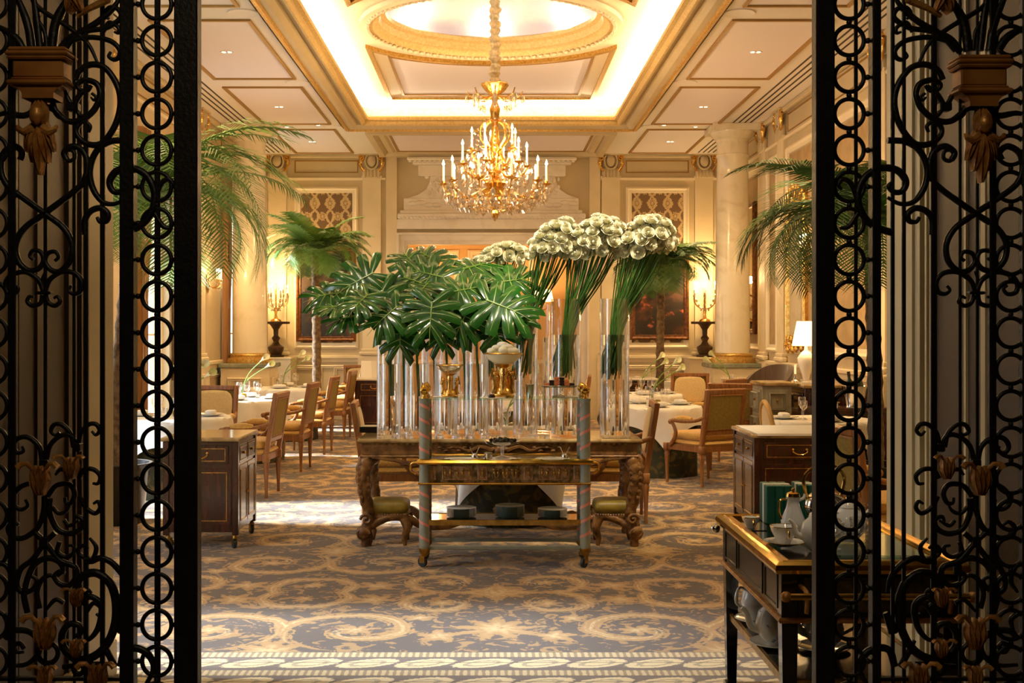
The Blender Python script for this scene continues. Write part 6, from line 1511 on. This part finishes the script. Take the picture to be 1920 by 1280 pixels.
# ================================================================ tea cart at the right
CX0, CX1, CY0_, CY1_ = 0.935, 1.58, 3.86, 4.90; cz = 0.80
car = thing('tea_cart', 'black lacquer tea cart with a brass edged top in the right foreground', 'cart', ((CX0+CX1)/2, (CY0_+CY1_)/2, 0)); a, b = (CX1-CX0)/2, (CY1_-CY0_)/2
MB().box(-a+0.03, a-0.03, -b+0.03, b-0.03, cz-0.03, cz-0.012).build('tabletop', ebony, car)
f = MB(); f.frame(-a, a, -b, b, [(0.006, -0.035), (0, -0.022), (0.004, -0.006), (0.016, 0.004), (0.024, -0.002), (0.034, 0.004), (0.044, -0.002), (0.058, 0.002), (0.062, -0.012)], T(0, 0, cz)); f.build('brass_edge', brass, car)
ap = MB(); ap.box(-a+0.03, a-0.03, -b+0.03, b-0.03, cz-0.19, cz-0.03); apn = ap.build('apron', ebony, car)
MS = plane((-a+0.03, 0, 0), (0, -1, 0), (0, 0, 1), (-1, 0, 0)); MN = plane((0, -b+0.03, 0), (1, 0, 0), (0, 0, 1), (0, -1, 0))
lac = mat('dark_gold_lacquer_panel', '#2a2414', 0.25, col2='#4a3c1e', scale=10, dist=1, coat=0.4)
for u0, u1 in ((-b+0.08, -0.22), (-0.19, 0.22), (0.25, b-0.08)):
    p = MB(); p.frame(u0, u1, cz-0.165, cz-0.05, [(0, 0), (0, 0.006), (0.008, 0.006), (0.01, 0.002)], MS, True); p.build('side_panel', lac, car)
p = MB(); p.frame(-a+0.10, a-0.10, cz-0.165, cz-0.05, [(0, 0), (0, 0.006), (0.008, 0.006), (0.01, 0.002)], MN, True); p.build('end_panel', lac, car)
m_ = MB(); m_.frame(-a+0.02, a-0.02, -b+0.02, b-0.02, [(0, -0.006), (-0.006, 0.004), (0, 0.012), (0.012, 0.012)], T(0, 0, cz-0.195)); m_.build('apron_moulding', bronze, car)
for sx in (-1, 1):
    for sy in (-1, 1):
        x, y = sx*(a-0.055), sy*(b-0.055)
        l = MB(); l.box(x-0.028, x+0.028, y-0.028, y+0.028, cz-0.2, cz-0.03, None, 0.003); rows = []
        for z, w_ in ((cz-0.2, 0.027), (0.12, 0.019), (0.12, 0.026), (0.06, 0.028)): rows.append([(x-w_, y-w_, z), (x+w_, y-w_, z), (x+w_, y+w_, z), (x-w_, y+w_, z)])
        l.strip(rows, None, False, True); l.box(x-0.028, x+0.028, y-0.028, y+0.028, 0.04, 0.06); l.build('leg', ebony, car)
        MB().lathe([(0, 0), (0.02, 0.006), (0.024, 0.022), (0.02, 0.036), (0, 0.042)], 12, T(x, y, 0)).build('foot', brass_d, car)
MB().box(-a+0.06, a-0.06, -b+0.05, b-0.05, 0.385, 0.40).build('lower_shelf', ebony, car)
f = MB(); f.frame(-a+0.045, a-0.045, -b+0.045, b-0.045, [(0, -0.012), (0, 0.014), (0.012, 0.016), (0.016, 0.004)], T(0, 0, 0.39)); f.build('shelf_edge', brass_d, car)
MB().box(-a+0.06, a-0.06, -b+0.05, b-0.05, 0.10, 0.115).build('bottom_shelf', ebony, car)
h = MB(); h.tube([(-a+0.03, -b-0.06, cz-0.095), (a-0.03, -b-0.06, cz-0.095)], 0.012, 12); hd = h.build('push_handle', brass, car)
for sx in (-1, 1):
    q = MB(); q.tube(crom([(sx*(a-0.09), -b+0.03, cz-0.08), (sx*(a-0.09), -b-0.03, cz-0.08), (sx*(a-0.09), -b-0.06, cz-0.095), (sx*(a-0.09), -b-0.05, cz-0.15)], 5), 0.008, 8); q.ball((sx*(a-0.02), -b-0.06, cz-0.095), 0.018, 10, 7); q.build('handle_bracket', bronze, hd)
MB().ball((-a-0.01, b-0.06, cz-0.05), 0.02, 10, 7).build('corner_knob', silver, car)
MB().box(-a+0.20, a-0.08, -b+0.16, b-0.42, cz-0.011, cz-0.003, None, 0.002).build('glass_tray', glass_edge, car)
tz0 = cz-0.011; tz1 = cz-0.002
def lathe_part(nm, prof, m, t, n=24, **kw): return MB().lathe(prof, n, **kw).build(nm, m, t)
def teacup(x, y, z, label, s=1.0, saucer=True):
    t = thing('teacup', label, 'cup', (x, y, z), 0.6, 'tea cart cups')
    if saucer:
        sa = thing('saucer', 'white gold rimmed saucer under the %s' % label.replace('white ', '', 1), 'saucer', (x, y, z))
        lathe_part('dish', [(0, 0), (0.03*s, 0), (0.04*s, 0.005), (0.075*s, 0.015), (0.073*s, 0.017), (0.035*s, 0.007), (0, 0.006)], porcelain, sa); MB().tube([(0.075*s*math.cos(2*PI*k/32), 0.075*s*math.sin(2*PI*k/32), 0.016) for k in range(32)], 0.0022, 5, True).build('gold_rim', brass, sa)
        t.location.z += 0.008
    lathe_part('bowl', [(0, 0), (0.022*s, 0), (0.024*s, 0.006), (0.030*s, 0.016), (0.046*s, 0.045*s), (0.050*s, 0.062*s), (0.047*s, 0.062*s), (0.028*s, 0.018), (0, 0.010)], porcelain_b, t)
    MB().tube([(0.049*s*math.cos(2*PI*k/32), 0.049*s*math.sin(2*PI*k/32), 0.062*s) for k in range(32)], 0.002, 5, True).build('gold_rim', brass, t)
    MB().tube(crom([(0.044*s, 0, 0.052*s), (0.066*s, 0, 0.054*s), (0.07*s, 0, 0.034*s), (0.038*s, 0, 0.022*s)], 5), 0.0035, 6, False, RZ(-PI/2-0.6)).build('handle', brass, t)
def teapot(x, y, z, s, label, rz=0.0, plate=True):
    t = thing('teapot', label, 'teapot', (x, y, z), rz, 'porcelain pots')
    lathe_part('body', [(0, 0), (0.035*s, 0), (0.038*s, 0.006*s), (0.06*s, 0.03*s), (0.072*s, 0.07*s), (0.062*s, 0.115*s), (0.035*s, 0.140*s), (0.033*s, 0.145*s)], porcelain_b, t)
    ld = lathe_part('lid', [(0.036*s, 0.143*s), (0.03*s, 0.158*s), (0.010*s, 0.168*s), (0.008*s, 0.172*s)], porcelain, t); MB().ball((0, 0, 0.180*s), 0.011*s, 8, 6).build('knob', brass, ld)
    MB().tube(crom([(0.055*s, 0, 0.05*s), (0.09*s, 0, 0.065*s), (0.105*s, 0, 0.11*s), (0.125*s, 0, 0.13*s)], 5), lambda w: (0.018-0.011*w)*s, 8).build('spout', porcelain, t)
    MB().tube(crom([(-0.05*s, 0, 0.12*s), (-0.10*s, 0, 0.135*s), (-0.115*s, 0, 0.08*s), (-0.062*s, 0, 0.045*s)], 5), 0.006*s, 7).build('handle', porcelain, t)
def carX(px, d): return X(px, d)
teacup(carX(1408, 4.62), 4.62, tz0, 'small white handled cup at the far left corner of the tea cart', 0.72, False)
teacup(carX(1470, 4.20), 4.20, tz1, 'white gold rimmed teacup in the middle of the tea cart', 1.0, True)
tag(MB().box(carX(1395, 4.62), carX(1432, 4.62), 4.56, 4.70, tz0, tz0+0.002).build('black_tray', ebony), 'small black tray under the far left cup', 'tray')
bpos = [(1432, 4.78), (1448, 4.78), (1464, 4.78), (1492, 4.80), (1510, 4.80)]
for k, (px, d) in enumerate(bpos):
    t = thing('tea_caddy_box', '%s upright green box with a white band at the back of the tea cart' % ('first', 'second', 'third', 'fourth', 'fifth')[k], 'box', (carX(px+6, d), d-0.07, tz0), 0, 'green boxes on the tea cart')
    MB().box(-0.017, 0.017, 0, 0.13, 0, 0.155, None, 0.003).build('case', green_book, t); MB().box(-0.0175, 0.0175, 0.05, 0.075, 0, 0.1555).build('white_band', white_paper, t)
t = thing('porcelain_jug', 'tall white porcelain coffee pot with gold lid in front of the green boxes', 'jug', (carX(1487, 4.45), 4.45, tz1), 0.0)
lathe_part('body', [(0, 0), (0.032, 0), (0.034, 0.005), (0.045, 0.03), (0.046, 0.05), (0.026, 0.10), (0.021, 0.125), (0.026, 0.14)], porcelain_b, t); ld = lathe_part('lid', [(0.027, 0.14), (0.024, 0.152), (0.006, 0.160)], brass, t); MB().ball((0, 0, 0.167), 0.007).build('knob', brass, ld)
MB().tube(crom([(-0.02, 0, 0.13), (-0.05, 0, 0.125), (-0.052, 0, 0.08), (-0.04, 0, 0.05)], 5), 0.004, 6).build('handle', brass, t)
MB().tube(crom([(0.02, 0, 0.125), (0.04, 0, 0.135), (0.045, 0, 0.15)], 4), 0.006, 6).build('spout', porcelain, t)
teapot(carX(1531, 4.15), 4.15, tz1, 0.78, 'round white teapot on the tea cart partly behind the gate post', PI)
teapot(carX(1590, 4.3), 4.3, tz1, 0.85, 'round white teapot on the tea cart seen through the gate rings', 0.4)
t = thing('silver_kettle', 'ornate gilt kettle with an arched handle at the far right of the tea cart', 'kettle', (carX(1545, 4.55), 4.55, tz1), 0.2)
lathe_part('body', [(0, 0), (0.05, 0), (0.04, 0.02), (0.055, 0.04), (0.08, 0.08), (0.075, 0.12), (0.04, 0.145), (0.012, 0.155), (0.01, 0.17), (0, 0.18)], silver, t)
MB().tube(crom([(-0.07, 0, 0.12), (-0.085, 0, 0.20), (-0.03, 0, 0.245), (0.04, 0, 0.245), (0.085, 0, 0.20), (0.07, 0, 0.12)], 5), 0.007, 7).build('arched_handle', brass, t)
MB().tube(crom([(0.07, 0, 0.08), (0.11, 0, 0.10), (0.12, 0, 0.15)], 5), lambda w: 0.014-0.007*w, 7).build('spout', silver, t)
for k, (px, d) in enumerate(((1565, 4.12), (1610, 4.2), (1625, 4.5))):
    tag(MB().lathe([(0, 0), (0.02, 0), (0.022, 0.004), (0.005, 0.01), (0.005, 0.03), (0.03, 0.06), (0.034, 0.10), (0.031, 0.10), (0.027, 0.062), (0, 0.035)], 18).build('cut_glass_cup', glass_s, None, (carX(px, d), d, tz1)), 'clear stemmed glass cup on the tea cart, %s through the gate' % ('nearest', 'middle', 'farthest')[k], 'glass', 'glass cups on the tea cart')
for k, (px, d, s, lb) in enumerate(((1422, 4.72, 1.0, 'blue white teapot on the far end of the lower tea cart shelf'), (1448, 4.36, 1.0, 'white patterned teapot on the lower tea cart shelf near the front leg'), (1545, 4.3, 1.0, 'white teapot on the lower tea cart shelf behind the gate post'))):
    x = carX(px, d); q = MB().lathe([(0, 0), (0.04, 0), (0.055, 0.004), (0.095, 0.012), (0.093, 0.015), (0.05, 0.008), (0, 0.006)], 24).build('underplate', porcelain, None, (max(x, CX0+0.12), d, 0.40)); tag(q, 'white plate under the %s' % lb.replace(' tea cart shelf', ' shelf'), 'plate', 'underplates')
    teapot(max(x, CX0+0.12), d, 0.407, s, lb, PI if k else 0.5)
for k, (px, d) in enumerate(((1540, 4.1), (1600, 4.25))): teacup(carX(px, d), d, 0.116, 'white patterned cup on the lowest tea cart shelf, %s' % ('left', 'right')[k], 1.0, True)
